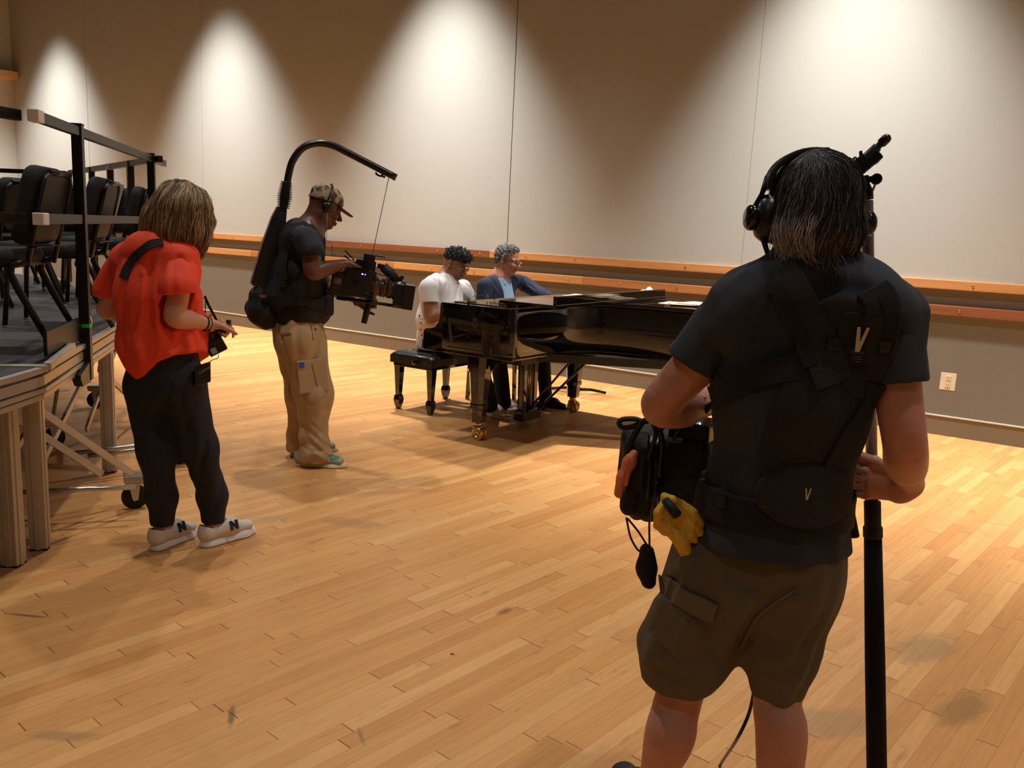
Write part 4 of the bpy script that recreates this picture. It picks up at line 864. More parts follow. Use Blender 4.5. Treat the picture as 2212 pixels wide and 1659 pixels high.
bl.build('blouse', M['red_cloth'], wm, .005)
sl = SDF(); sl.chain(rs_, Wm(386, 622, -.155), .080, .086, k=.02).below(Wm(390, 634, -.155), np.array([.10, .05, -1])); sl.cut_chain(Wm(389, 615, -.15), Wm(386, 660, -.165), .060, .064, .004); sl.post = folds(.006, 34, (0, 0, 1), .5, 2.0); sl.pm = .01; sl.build('sleeve', M['red_cloth'], wm, .005)
sl = SDF(); sl.chain(Wm(262, 580, .11), Wm(238, 628, .15), .064, .068, k=.02).below(Wm(234, 640, .155), np.array([-.1, 0, -1])); sl.cut_chain(Wm(237, 626, .15), Wm(232, 665, .16), .048, .05, .004); sl.post = folds(.007, 36, (0, 0, 1), .5, 4.0); sl.pm = .01; sl.build('sleeve', M['red_cloth'], wm, .005)
# trousers
tr = SDF()
tr.chain(Wm(352, 760), Wm(358, 815), .135, .140, RW, .150, .165, .05)
kR, kL = Wm(430, 965, -.02), Wm(338, 975, .02); hR, hL = Wm(395, 835, -.06), Wm(318, 840, .05)
aR = ankR+(0, 0, .13); aL = ankL+(0, 0, .135)
tr.chain(hR, kR, .098, .074, k=.05).chain(kR, aR+(0, 0, .10), .072, .066, k=.05).chain(aR+(0, 0, .10), aR, .066, .052, k=.03)
tr.chain(hL, kL, .098, .072, k=.05).chain(kL, aL+(0, 0, .10), .070, .066, k=.05).chain(aL+(0, 0, .10), aL, .066, .052, k=.03)
tr.chain(Wm(340, 850, .0), Wm(372, 850, .0), .085, .085, k=.05)
tr.chain(aR+(0, 0, .03), aR-(0, 0, .03), .050, .046, k=.01).chain(aL+(0, 0, .03), aL-(0, 0, .03), .050, .046, k=.01); tr.post = folds(.005, 26, (0, 0, 1), .6, .4); tr.pm = .01
crease(tr, Wm, [[(368, 830), (352, 880), (340, 930)], [(420, 880), (400, 940), (398, 1000)], [(445, 960), (430, 1030), (440, 1100)], [(350, 1000), (335, 1050), (345, 1110)]], .007, .025)
tr.below((0, 0, .105), (0, 0, -1)); tr.build('trousers', M['navy'], wm, .006)
# hair
hr = SDF(); hq = lambda x, y, z: hc+HR@np.array([x, y, z])
hr.ell(hq(-.015, 0, .035), (.108, .092, .098), HR, .03)
hr.path([Wm(385, 440, .05), Wm(350, 478, .02), Wm(322, 515, .02)], (.085, .068, .034), k=.05).path([Wm(392, 455, -.02), Wm(385, 500, -.03), Wm(372, 525, -.02)], (.09, .075, .045), k=.05)
hr.path([Wm(412, 455, -.03), Wm(420, 505, -.05), Wm(428, 550, -.05)], (.080, .055, .018), k=.04).path([Wm(420, 440, .06), Wm(440, 475, .06), Wm(447, 520, .04)], (.06, .035, .014), k=.03).path([Wm(350, 475, .10), Wm(330, 505, .10)], (.06, .03), k=.04)
hr.post = folds(.0045, 60, (.45, 0, .9), .4, 3); hr.pm = .008
ho = hr.build('hair', M['hair_w'][1], wm, .005)
def flw(p): 
    d = p-hq(-.02, 0, .13); d = d+np.array([0, 0, -.03]); return d/np.maximum(np.linalg.norm(d, axis=1, keepdims=True), 1e-6)+np.array([-.05, 0, -.75])
strands(hr, verts_of(ho), M['hair_w'], ho, 6000, (.07, .15), 9, r=.0011, lift=.002, flow=flw, wave=.08, stray=.012)
# shoes
for i, (h_, t_) in enumerate(((fR0, fR1), (fL0, fL1))):
    h2 = h_+_n(h_-t_)*.012; sh, a, R = shoe(wm, h2, t_+_n(t_-h_)*.012, M['shoe_grey'], M['shoe_white'], lace=M['lace_w'], sole_h=.044, top=.118, w_=.048)
    for s in (-1, 1):
        patch('side_letter', a(.56, s*.040, .068), R[:, 0]*-s*-1*(1 if s < 0 else -1), (0, 0, 1), .001, .001, M['black_pl'], sh) if False else None
    letter_on(shoe.up, a(.53, -.040, .078), 'N', M['black_pl'], .056, R[:, 0], sh, bold=.0035)
    hp = SDF(); hp.chain(a(.12, 0, .060), a(.20, 0, .060), .0385, .036, k=.01).below(a(.05, 0, .048), (0, 0, -1)).below(a(.1, 0, .078), _n(np.array([0, 0, 1])+R[:, 0]*.35)); hp.build('heel_panel', M['shoe_heel'], sh, .004)
# bracelet bands
d_ = _n(rw_-re_)
for k_, r_ in ((-.030, .004), (-.012, .0022)):
    c_ = rw_+d_*k_; u_ = _n(np.cross(d_, (0, 0, 1))); v_ = np.cross(d_, u_); MB().tube([c_+.031*(math.cos(a)*u_+math.sin(a)*v_) for a in np.linspace(0, 2*math.pi, 21)[:-1]], r_, 6, closed=True).build('wrist_band', M['black_pl'], wm)
# camera strap, radio pack and controller: separate things
st_ = on_strip(bl, [Wm(352, 522, -.10), Wm(325, 528, -.15), Wm(298, 548, -.18), Wm(278, 572, -.18), Wm(266, 602, -.14)], .036, .005, .006, 4)
pk = Wm(466, 748, -.02)
fc = thing('remote_monitor', 'small black camera control unit hanging from the neck strap of the red-bloused woman', 'camera', (pk[0], pk[1], 0))
st_.build('neck_strap', M['blackcloth'], fc)
ribbon([Wm(442, 640, .02), Wm(452, 662, .0), Wm(466, 688, -.02), Wm(478, 712, -.02)], .014, .003, (RW, RW)).tube([Wm(444, 640, .0), Wm(443, 684, -.0)], .0022, 6).build('strap_front', M['blackcloth'], fc)
RM_ = hframe(Wm(480, 745)-Wm(450, 760)); MB().box(pk, (.040, .022, .032), RM_, ch=.005).box(Wm(454, 730, -.02), (.022, .018, .018), RM_, ch=.004).box(Wm(470, 728, -.0), (.012, .010, .006), RM_, ch=.002).lathe(Wm(458, 728, -.05), [(.010, 0), (.010, .012)], (0, 0, 1), 14).build('control_body', M['black_pl'], fc)
MB().box(Wm(462, 758, -.045), (.012, .001, .013), RM_).build('green_display', emis('green_screen', (.18, .22, .12), .15), fc)
MB().tube(spline([Wm(472, 765, -.02), Wm(470, 774, -.02), Wm(458, 778, -.03), Wm(448, 788, -.05)], 4), .0018, 6).build('cable', M['black_pl'], fc)
kn = Wm(494, 695, -.02); kt = tag(MB().lathe(kn-(0, 0, .012), [(.009, 0), (.011, .004), (.011, .018), (.008, .022)], (0, 0, 1), 18).box(Wm(478, 714, .02), (.05, .03, .012), RM_, ch=.004).build('focus_controller', M['black_pl']), 'black handheld controller gripped in the red-bloused woman\'s hands', 'controller')
rp_ = Wm(438, 808, -.15); rr_ = hframe(Wm(450, 812)-Wm(430, 825), (0, 0, 1)); rp = thing('battery_pack', 'black battery pack clipped to the navy trousers of the red-bloused woman', 'battery pack', (rp_[0], rp_[1], 0))
RB = np.array([_n(Wm(455, 795)-Wm(425, 805)), _n(np.cross(_n(Wm(455, 795)-Wm(425, 805)), [0, 0, 1])), [0, 0, 1]]).T
MB().box(rp_, (.034, .020, .042), RB@np.eye(3), ch=.005).build('case', M['black_pl'], rp)
text_obj('pack_lettering', 'COMTEK', mat('grey_print', (170, 170, 165), .6), .013, Wm(442, 800, -.178), np.array([_n(Wm(450, 796)-Wm(432, 806)), _n(Wm(440, 790)-Wm(444, 806)), -_n(np.cross(_n(Wm(440, 790)-Wm(444, 806)), _n(Wm(450, 796)-Wm(432, 806))))]).T, rp, depth=.0006)
# ================================================================ cameraman with a body rig and hanging camera
M['skin_dark'] = mat('skin_dark', (98, 62, 46), .42, bump=.05, scale=120, vary=.06, vscale=9, spec=.4)
M['tee_dark'] = mat('tee_dark', (24, 25, 31), .9, bump=.05, scale=400); M['khaki'] = mat('khaki_canvas', (176, 150, 114), .88, bump=.06, scale=400, vary=.06, vscale=6); M['khaki_d'] = mat('khaki_seam', (104, 82, 56), .9)
M['black_nylon'] = mat('black_nylon', (13, 12, 13), .75, bump=.08, scale=400)
D0 = 5.36
def Wc(px, py, d=0.0): return P(px, py, D0+d)
cb_ = ZP(690, 990); cm = thing('person', 'cameraman in black t-shirt, khaki cargo trousers and a camouflage cap, looking down at his camera', 'person', (cb_[0], cb_[1], 0))
vd = _n(np.array([cb_[0], cb_[1], 0])); IR = np.array([vd[1], -vd[0], 0.]); FC = _n(IR*1.0+vd*.22); RC = np.array([FC[1], -FC[0], 0.])   # facing, his right (towards us)
hc = Wc(702, 449); HR = hframe(_n(FC+np.array([0, 0, -.42])))
nb = Wc(664, 505); sk = SDF(); hq = head_sdf(sk, hc, HR, .98); sk.chain(hc+HR@np.array([-.035, 0, -.05]), nb, .060, .070, k=.03).chain(nb, Wc(655, 560), .10, .12, RC, .14, .15, .04)
sR, eR, wR = Wc(668, 522, -.20), Wc(676, 587, -.25), Wc(742, 570, -.13)
sk.limb([sR, sR+(eR-sR)*.6, eR, eR+(wR-eR)*.35, eR+(wR-eR)*.75, wR], [.058, .055, .049, .048, .035, .028])
hand_sdf(sk, wR, Wc(772, 562, -.05)-wR, (.05, .3, -1), 1, 1.0, (.5, .55, .6, .5), (.3, .3))
sL, eL, wL = Wc(662, 525, .18), Wc(705, 622, .22), Wc(778, 648, .06)
sk.chain(sL, eL, .056, .048, k=.02).chain(eL, wL, .046, .029, k=.02)
grip_a, grip_b = Wc(800, 640, -.02), Wc(786, 698, -.02); gd = _n(grip_b-grip_a)
hand_sdf(sk, Wc(776, 652, .035), _n(IR+vd*.05), -vd-gd*.1, -1, 1.0, (1.15, 1.15, 1.15, 1.1), (.6, .5), k=.004)
sk.build('body', M['skin_dark'], cm, .005)
# cap
cp = SDF(); cq = lambda x, y, z: hc+HR@np.array([x, y, z])
cp.ell(cq(-.012, 0, .045), (.108, .088, .094), HR, .01).below(cq(0, 0, .036), HR@np.array([.12, 0, -1.0])); cp.cut_ell(cq(-.105, 0, .048), (.03, .035, .022), HR, .006)
M['camo'] = mat('camo_cap', (128, 112, 84), .9, bump=.1, scale=300)
def camo(m):
    nt = m.node_tree; b = nt.nodes['Principled BSDF']; tc = nt.nodes.new('ShaderNodeTexCoord'); n = nt.nodes.new('ShaderNodeTexNoise'); n.inputs['Scale'].default_value = 22; n.inputs['Detail'].default_value = 1.5; nt.links.new(tc.outputs['Object'], n.inputs[0])
    r = nt.nodes.new('ShaderNodeValToRGB'); r.color_ramp.interpolation = 'CONSTANT'; e = r.color_ramp.elements; e[0].color = srgb(150, 134, 104); e[1].position = .5; e[1].color = srgb(112, 94, 66)
    for p, c in ((.58, (70, 54, 40)), (.43, (166, 150, 120))): q = e.new(p); q.color = srgb(*c)
    nt.links.new(n.outputs[0], r.inputs[0]); nt.links.new(r.outputs[0], b.inputs['Base Color'])
camo(M['camo']); cap = cp.build('cap', M['camo'], cm, .004)
bp_ = SDF(); bp_.chain(cq(.055, 0, .040), cq(.165, 0, .022), .006, .005, HR[:, 1], .078, .045, .01); bp_.post = None; bp_.build('visor', mat('visor_dark', (52, 42, 32), .85, bump=.2, scale=200), cap, .003)
# headphones on the cameraman
hp = thing('headphones', 'small black headphones on the capped cameraman', 'headphones', tuple(cq(0, 0, .0)))
for s in (-1, 1): MB().lathe(cq(-.008, s*.082, .000), [(.010, 0), (.030, .004), (.032, .016), (.026, .026), (.012, .030)], HR[:, 1]*s, 24).build('ear_cup', M['black_pl'], hp)
MB().tube([cq(-.020+.02*math.cos(a)*0, .098*math.cos(a), .05+.098*math.sin(a)*.95) for a in np.linspace(-.35, math.pi+.35, 20)], .0055, 8).build('headband', M['black_pl'], hp)
MB().tube(spline([cq(0, -.10, -.02), Wc(706, 500, -.13), Wc(706, 520, -.13), Wc(712, 530, -.14)], 5), .0016, 5).build('cable', mat('grey_cable', (150, 140, 130), .6), hp)
# t-shirt
ts = SDF()
ts.chain(Wc(652, 520), Wc(650, 610), .135, .140, RC, .175, .165, .05).chain(Wc(650, 610), Wc(643, 675), .140, .150, RC, .165, .17, .04).chain(Wc(655, 508), Wc(668, 498), .085, .062, RC, .12, .07, .04)
ts.chain(Wc(655, 518, -.13), Wc(671, 536, -.21), .082, .074, k=.04).chain(Wc(655, 520, .13), Wc(672, 540, .19), .080, .070, k=.04).chain(Wc(672, 640), Wc(680, 668), .10, .10, RC, .14, .14, .04)
ts.chain(Wc(640, 672), Wc(642, 690), .150, .140, RC, .165, .155, .03)
crease(ts, Wc, [[(625, 510), (640, 560), (645, 600)], [(690, 540), (700, 580), (704, 620)]], .008, .03); ts.post = folds(.005, 30, (0, .2, 1), .5, .8); ts.pm = .008
ts.cut_chain(hc+HR@np.array([-.03, 0, -.05]), nb+(hc-nb)*.2, .062, .066, .006); ts.build('t_shirt', M['tee_dark'], cm, .005)
slv = SDF(); slv.chain(Wc(662, 520, -.18), Wc(674, 545, -.225), .080, .078, k=.02).below(Wc(672, 549, -.22), np.array([0, 0, -1])-FC*.0); slv.cut_chain(Wc(672, 540, -.22), eR, .056, .062, .004); slv.post = folds(.004, 40, (0, 0, 1), .5, 4); slv.pm = .006; slv.build('sleeve', M['tee_dark'], cm, .005)
# cargo trousers
tp = SDF(); hN, hF = Wc(650, 730, -.08), Wc(640, 730, .09); kN, kF = Wc(678, 850, -.07), Wc(655, 850, .10); aN, aF = Wc(680, 975, -.06), Wc(650, 960, .16)
tp.chain(Wc(643, 683), Wc(645, 735), .150, .150, RC, .165, .17, .04)
tp.chain(hN, kN, .140, .112, RC, .115, .10, .04).chain(kN, aN+(0, 0, .07), .108, .080, k=.04).chain(aN+(0, 0, .07), aN+(0, 0, -.005), .092, .104, k=.03)
tp.chain(hF, kF, .130, .105, RC, .105, .10, .04).chain(kF, aF+(0, 0, .06), .100, .080, k=.04).chain(aF+(0, 0, .06), aF, .085, .088, k=.03)
def bunch(p):
    z = p[:, 2]; a = np.clip((.34-z)/.3, 0, 1); return (.011*a*np.sin(z*70+p[:, 0]*16+5*np.sin(p[:, 0]*13+p[:, 1]*17+z*8))*(.6+.4*np.sin(p[:, 1]*31))).astype(f32)
f1 = folds(.007, 22, (0, 0, 1), .5, 2.2); tp.post = lambda p: f1(p)+bunch(p); tp.pm = .02
crease(tp, Wc, [[(605, 725), (622, 790), (628, 850)], [(690, 745), (680, 780), (660, 800)], [(700, 860), (680, 876), (655, 872)], [(655, 880), (650, 920), (668, 950)], [(700, 900), (690, 935), (672, 960)], [(645, 955), (670, 975), (700, 972)]], .008, .022)
tp.cut_ell(Wc(640, 680)+(0, 0, .14), (.17, .19, .06), k=.01); tp.below((0, 0, .035), (0, 0, -1)); trs = tp.build('trousers', M['khaki'], cm, .006)
tpc = SDF(); tpc.ops = [o for o in tp.ops]; tpc.post = f1
def glue(name, px, py, w_, h_, m, par, S_=tpc, d=-.3, th=.006, ch=.010, rot=0.0, W_=Wc, off=.002, ref=IR):
    c = on(S_, [W_(px, py, d)], off)[0]; g = _n(np.array([float((S_.eval((c+e)[None])-S_.eval((c-e)[None]))[0]) for e in np.eye(3)*.02])); x = _n(ref-g*(ref@g)); y = np.cross(g, x)
    x, y = x*math.cos(rot)+y*math.sin(rot), y*math.cos(rot)-x*math.sin(rot); return MB().box(c, (w_/2, h_/2, th/2), np.array([x, y, g]).T, ch).build(name, m, par), c, np.array([x, y, g]).T
pk_, pc_, pR = glue('cargo_pocket', 676, 812, .175, .20, M['khaki'], trs, th=.012, rot=.10, ch=.005)
MB().box(pc_+pR@np.array([-.062, .075, .0075]), (.017, .017, .002), pR, ch=.001).build('pocket_label', mat('label_blue', (52, 92, 168), .7), trs)
MB().box(pc_+pR@np.array([-.062, .075, .0065]), (.021, .021, .002), pR, ch=.001).build('label_border', M['khaki'], trs)
MB().bar(pc_+pR@np.array([.0, .07, .006]), pc_+pR@np.array([.02, -.08, .006]), .004, .004).build('pocket_pleat', M['khaki_d'], trs)
glue('back_pocket_flap', 618, 712, .085, .05, M['khaki'], trs, th=.014, rot=-.1); MB().tube(on(tpc, [Wc(664, 684, -.3), Wc(672, 705, -.3), Wc(677, 735, -.3)], .001), .0028, 6).build('side_pocket_seam', M['khaki_d'], trs)
for px, py in ((682, 711), (604, 716)):
    c = on(tpc, [Wc(px, py, -.3)], .003)[0]; MB().lathe(c, [(.001, -.004), (.006, 0), (.0055, .003)], -vd, 12).build('rivet', M['khaki_d'], trs)
# sneakers
M['sneak_g'] = mat('sneaker_grey', (158, 150, 128), .75, bump=.15, scale=250); M['sole_c'] = mat('sole_cream', (206, 190, 158), .6); M['teal'] = mat('teal_panel', (62, 128, 124), .7); M['redp'] = mat('red_panel', (148, 50, 44), .7)
n0, n1, q0, q1 = ZP(636, 1004), ZP(750, 1010), ZP(624, 986), ZP(730, 972)
for i, (a0, a1) in enumerate(((n0, n1), (q0, q1))):
    sh, a, R = shoe(cm, a0, a1, M['sneak_g'], M['sole_c'], w_=.052, lace=M['lace_w'], sole_h=.034, top=.10)
    if i == 0:
        tt_ = SDF(); tt_.chain(a(.72, 0, .045), a(.80, 0, .042), .0315, .027, R[:, 1], .040, .038, .01).below(a(.66, 0, 0), -R[:, 0]).below(a(0, 0, .052), (0, 0, -1)); tt_.build('toe_panel', M['teal'], sh, .004)
        for k, m_ in enumerate((M['sole_c'], M['redp'], M['sole_c'])): MB().bar(a(.40+.045*k, -.0405, .040), a(.49+.045*k, -.036, .070), .006, .010).build('side_stripe', m_, sh)
# ---------------------------------------------------------------- body rig: vest, back spine, arched arm and cord
rig = thing('camera_support_rig', 'black body-worn camera support rig with an arched overhead arm', 'camera rig', tuple(Wc(610, 620)))
vt = SDF(); vt.chain(Wc(646, 592), Wc(648, 668), .160, .170, RC, .185, .195, .03).box(Wc(682, 655, 0), (.085, .15, .07), .03, hframe(FC), .02).below(Wc(648, 690), (0, 0, -1)).below(Wc(640, 560), np.array([0, 0, 1])+FC*.4)
vt.chain(Wc(620, 560, 0), Wc(600, 640, 0), .06, .10, RC, .14, .17, .03); vt.post = folds(.004, 30, (0, 0, 1), .4, 6); vt.pm = .006; vt.build('vest', M['black_nylon'], rig, .006)
vts = SDF(); vts.ops = vt.ops+[]; vts.ops = [o for o in ts.ops if o[1] == 'u']+[o for o in vt.ops if o[1] == 'u']
on_strip(vts, [Wc(660, 492, -.12), Wc(636, 500, -.18), Wc(622, 530, -.2), Wc(612, 575, -.25), Wc(610, 620, -.28)], .045, .010, .006, 5).build('shoulder_strap', M['black_nylon'], rig)
on_strip(vts, [Wc(646, 497, .12), Wc(628, 505, .12), Wc(612, 540, .12), Wc(604, 590, .08)], .045, .010, .006, 5).build('shoulder_strap', M['black_nylon'], rig)
on_strip(vts, [Wc(612, 600, -.3), Wc(632, 590, -.3), Wc(652, 578, -.3)], .03, .008, .008, 4).build('chest_strap', M['blackcloth'], rig)
on_strip(vts, [Wc(588, 648, -.3), Wc(640, 652, -.35), Wc(700, 656, -.3)], .052, .010, .008, 5).build('waist_belt', M['blackcloth'], rig)
bk_, bc_, bR_ = glue('strap_buckle', 626, 592, .032, .022, M['black_pl'], rig, S_=vts, th=.012, rot=.5, off=.014)
glue('belt_buckle', 650, 652, .06, .045, M['black_pl'], rig, S_=vts, th=.014, off=.014)
s0, s1 = Wc(609, 448, .02), Wc(558, 620, -.02); ax_ = _n(s1-s0); fr_s = frame(ax_, RC)
sp_ = MB(); V = []
for t, w0, h0 in ((0, .028, .026), (.15, .042, .034), (.5, .052, .036), (.96, .050, .036), (1, .044, .032)):
    c = s0+(s1-s0)*t; yv = _n(np.cross(ax_, RC)); V += [c+yv*w0*sy+RC*h0*sx for sy, sx in ((-1, -1), (1, -1), (1, 1), (-1, 1))]
sp_.add(V, [(i*4+k, i*4+(k+1) % 4, i*4+4+(k+1) % 4, i*4+4+k) for i in range(4) for k in range(4)]+[(3, 2, 1, 0), (16, 17, 18, 19)]); sp_.build('spine', mat('spine_shell', (17, 16, 17), .35), rig, bevel=.006)
bl_ = MB(); b0_, b1_ = Wc(612, 450, .02), Wc(619, 392, .02); n_ = 15; pr = []
for i in range(n_):
    h = i/(n_)*np.linalg.norm(b1_-b0_); rr = .040-.008*abs(i-6)/7; pr += [(rr*.66, h), (rr*1.12, h+.0035), (rr*1.12, h+.006), (rr*.66, h+.0095)]
bl_.lathe(b0_, pr, b1_-b0_, 24).build('rubber_bellows', M['rubber'], rig)
arc = [Wc(x, y, .02) for x, y in ((614, 440), (619, 405), (624, 375), (632, 348), (650, 323), (672, 312), (698, 310), (722, 316), (745, 327), (790, 350), (856, 384))]
MB().tube(spline(arc, 5), .0215, 14).build('arched_arm', mat('arm_black', (16, 16, 18), .3), rig)
MB().tube(spline([Wc(828, 369, .02), Wc(824, 380, .02), Wc(814, 377, .02), Wc(812, 372, .02)], 4), .006, 8).tube(spline([Wc(824, 380, .02), Wc(832, 383, .02)], 3), .006, 8).build('hook', M['bmetal'], rig)
MB().tube([Wc(841, 378, .02), Wc(804, 552, .0)], .0022, 6).build('cord', M['black_pl'], rig)
bgp = SDF(); bgp.chain(Wc(560, 640), Wc(572, 676), .062, .095, RC, .10, .13, .03).chain(Wc(556, 668), Wc(575, 690), .07, .05, RC, .12, .10, .03); bgp.post = folds(.006, 40, (0, 0, 1), .5, 3); bgp.pm = .008; bgp.build('back_pouch', M['black_nylon'], rig, .005)
MB().tube(spline([Wc(543, 632, -.05), Wc(552, 614, -.05), Wc(561, 622, -.05), Wc(556, 635, -.05)], 5), .004, 6).build('carabiner', M['zinc'], rig); MB().box(Wc(568, 640, -.12), (.016, .01, .007), hframe(FC)).build('red_tag', mat('red_plastic', (150, 70, 60), .5), rig)
MB().tube(spline([Wc(706, 520, -.02), Wc(716, 526, -.02), Wc(718, 545, -.02), Wc(716, 550, -.02), Wc(726, 552, -.02)], 4), .005, 6, flat=.3).build('loose_strap', M['blackcloth'], rig)
# ---------------------------------------------------------------- cinema camera
ca = Wc(790, 612, -.08); X_ = _n(Wc(872, 636, -.08)-Wc(720, 612, -.08)); Z_ = _n(np.array([0, 0, 1.])-X_*X_[2]); Y_ = np.cross(Z_, X_); CR = np.array([X_, Y_, Z_]).T
fcam = thing('cinema_camera', 'black cinema camera with long lens and matte box hanging by a cord before the cameraman', 'camera', tuple(ca))
def cpx(px, py, y=0.0): p = Wc(px, py, -.08); return p+Y_*y
MB().box(cpx(772, 610), (.085, .055, .085), CR, ch=.008).box(cpx(800, 606), (.03, .05, .06), CR, ch=.006).build('camera_body', M['black_pl'], fcam)
bt = MB().box(cpx(734, 612), (.052, .05, .075), CR, ch=.008).box(cpx(756, 612), (.02, .045, .08), CR, ch=.005).build('battery', mat('battery_black', (22, 22, 23), .45), fcam); MB().box(cpx(730, 606)-Y_*.0505, (.022, .001, .018), CR).build('battery_label', mat('dim_grey', (90, 90, 88), .6), bt)
MB().box(cpx(790, 574), (.060, .045, .034), CR, ch=.006).box(cpx(798, 556), (.035, .03, .02), CR, ch=.005).box(cpx(810, 552), (.062, .02, .004), CR, ch=.002).bar(cpx(745, 541), cpx(770, 566), .012, .008).bar(cpx(744, 552), cpx(772, 575), .012, .008).build('top_handle', M['black_pl'], fcam)
md = MB().box(cpx(784, 571)-Y_*.05, (.034, .012, .028), CR, ch=.004).build('wireless_module', M['bmetal'], fcam)
for px, py, m_ in ((783, 591, emis('led_blue', (.1, .2, 1), 14)), (789, 592, emis('led_violet', (.5, .15, .6), 2))):
    MB().lathe(cpx(px, py)-Y_*.060, [(.001, -.002), (.0045, 0), (.001, .003)], -Y_, 10).build('status_light', m_, fcam)
ln_ = MB().lathe(cpx(800, 618), [(.048, 0), (.058, .01), (.058, .045), (.050, .05), (.050, .06), (.056, .065), (.056, .09), (.052, .092), (.052, .098), (.058, .10), (.058, .125), (.054, .128), (.054, .134), (.061, .136), (.061, .165), (.064, .17), (.064, .21)], X_, 32).build('lens', mat('lens_barrel', (62, 50, 42), .3, .3), fcam)
for h, m_ in ((.03, M['redp']), (.085, M['redp'])): MB().lathe(cpx(800, 618)+X_*h, [(.0552, 0), (.0590, .0005), (.0590, .004), (.0552, .0045)], X_, 32).build('lens_ring', m_, ln_)
MB().box(cpx(868, 638), (.050, .064, .066), CR, ch=.006).box(cpx(881, 641), (.034, .074, .074), CR, ch=.004).build('matte_box', M['black_pl'], fcam)
MB().box(cpx(852, 660), (.055, .035, .010), CR, ch=.003).box(cpx(862, 606), (.018, .02, .022), CR, ch=.004).lathe(cpx(868, 600), [(.012, 0), (.014, .004), (.014, .018), (.012, .022)], Y_, 14).build('lens_motor', M['black_pl'], fcam)
vf = MB().tube([cpx(828, 576), cpx(845, 592), cpx(858, 606)], [.030, .032, .024], 14).build('viewfinder', M['rubber'], fcam)
MB().tube([cpx(818, 574)-Y_*.02, cpx(829, 577)], .016, 10).build('viewfinder_arm', M['bmetal'], fcam)
for s in (-1, 1): MB().tube([cpx(728, 642, s*.03), cpx(862, 662, s*.03)], .0075, 10).build('support_rod', M['bmetal'], fcam)
MB().box(cpx(770, 634), (.09, .045, .014), CR, ch=.004).box(cpx(738, 643), (.03, .02, .016), CR, ch=.005).build('base_plate', M['bmetal'], fcam)
cab = MB()
for pts in (((795, 580), (815, 600), (800, 622)), ((770, 590), (760, 600), (766, 625)), ((812, 590), (838, 598), (846, 614), (838, 620)), ((840, 600), (836, 612), (830, 605), (842, 598)), ((720, 590), (728, 580), (745, 585)), ((785, 625), (795, 634), (806, 640))):
    MB().tube(spline([cpx(x, y)-Y_*(.055 if i % 2 else .045) for i, (x, y) in enumerate(pts)], 5), .0035, 6).build('cable', M['black_pl'], fcam)
for (px, py, r) in ((770, 606, .018), (800, 640, .012)): MB().lathe(cpx(px, py)-Y_*.055, [(r, 0), (r, .010), (r*.8, .014)], -Y_, 18).build('dial', M['bmetal'], fcam)
gr = MB().tube([grip_a, grip_a+(grip_b-grip_a)*.5, grip_b], [.019, .020, .018], 14).box(cpx(797, 642), (.018, .018, .016), CR, ch=.004).build('hand_grip', M['rubber'], fcam)
tag(MB().box(Wc(757, 566, -.16), (.022, .009, .006), hframe(FC)).build('wrist_watch', M['black_pl']), 'dark watch on the wrist of the cameraman', 'watch') if False else None
# ================================================================ the two pianists
M['skin_tan'] = mat('skin_tan', (164, 112, 82), .45, bump=.05, scale=120, vary=.05, vscale=9, spec=.4); M['skin_pink'] = mat('skin_ruddy', (196, 134, 108), .5, bump=.06, scale=110, vary=.07, vscale=10, spec=.35)
M['white_tee'] = mat('white_cotton', (232, 226, 226), .85, bump=.12, scale=180); M['blackpant'] = mat('black_trousers', (18, 17, 18), .9, bump=.15, scale=200)
M['hair_black'] = mat('hair_black', (22, 18, 16), .6, bump=.5, scale=90); M['hair_gr'] = [mat('hair_grey', (150, 146, 142), .5), mat('hair_dark_grey', (92, 86, 82), .5), mat('hair_silver', (190, 186, 180), .5)]
M['blazer'] = mat('navy_blazer', (34, 40, 64), .85, bump=.05, scale=400); M['blue_shirt'] = mat('light_blue_shirt', (140, 170, 196), .8, bump=.1, scale=200)
M['brow'] = mat('eyebrow', (34, 26, 22), .8); M['eyew'] = mat('eye_white', (220, 212, 204), .3); M['lip'] = mat('lip', (150, 88, 76), .5); M['mstache'] = mat('beard_shadow', (60, 42, 34), .8)
M['gold_wire'] = mat('gold_wire', (160, 130, 80), .3, .9)
def face_bits(q, R, par, brow, s=1.0, lip=None):
    for y in (-1, 1):
        MB().tube([q(.094, y*.016, .021), q(.095, y*.030, .026), q(.086, y*.048, .021)], [.0028, .0034, .0018], 6).build('eyebrow', brow, par)
        MB().tube([q(.0925, y*.020, .000), q(.0935, y*.031, -.003), q(.089, y*.042, .000)], .0012, 5).build('eyelash', M['brow'], par)
    m_ = MB().tube([q(.1035, -.020, -.0635), q(.1075, 0, -.0625), q(.1035, .020, -.0635)], [.001, .0032, .001], 6).build('lips', lip or M['lip'], par)
# ---- young man in the white t-shirt
def Wy(px, py, d=0.0): return P(px, py, 7.02+d)
ym = thing('person', 'young man with curly black hair, round glasses and a white t-shirt seated at the keyboard', 'person', (-4.48, 5.50, .5))
FY = head(6); RY = head(-84); HF = head(14)
hc = Wy(982, 571, .02); HR = hframe(_n(HF+np.array([0, 0, -.38]))); sk = SDF(); q = head_sdf(sk, hc, HR, 1.0)
nb = Wy(957, 607, .02); sk.chain(hc+HR@np.array([-.03, 0, -.05]), nb, .056, .062, k=.03).chain(nb, Wy(945, 660), .08, .09, RY, .10, .12, .04)
shR, elR = Wy(926, 622, -.17), Wy(930, 684, -.20); wrR = elR+head(2)*.26+np.array([0, .05, .06])
sk.chain(shR, elR, .060, .052, k=.02).chain(elR, elR+(wrR-elR)*.4, .050, .046, k=.02).chain(elR+(wrR-elR)*.4, wrR, .046, .029, k=.02)
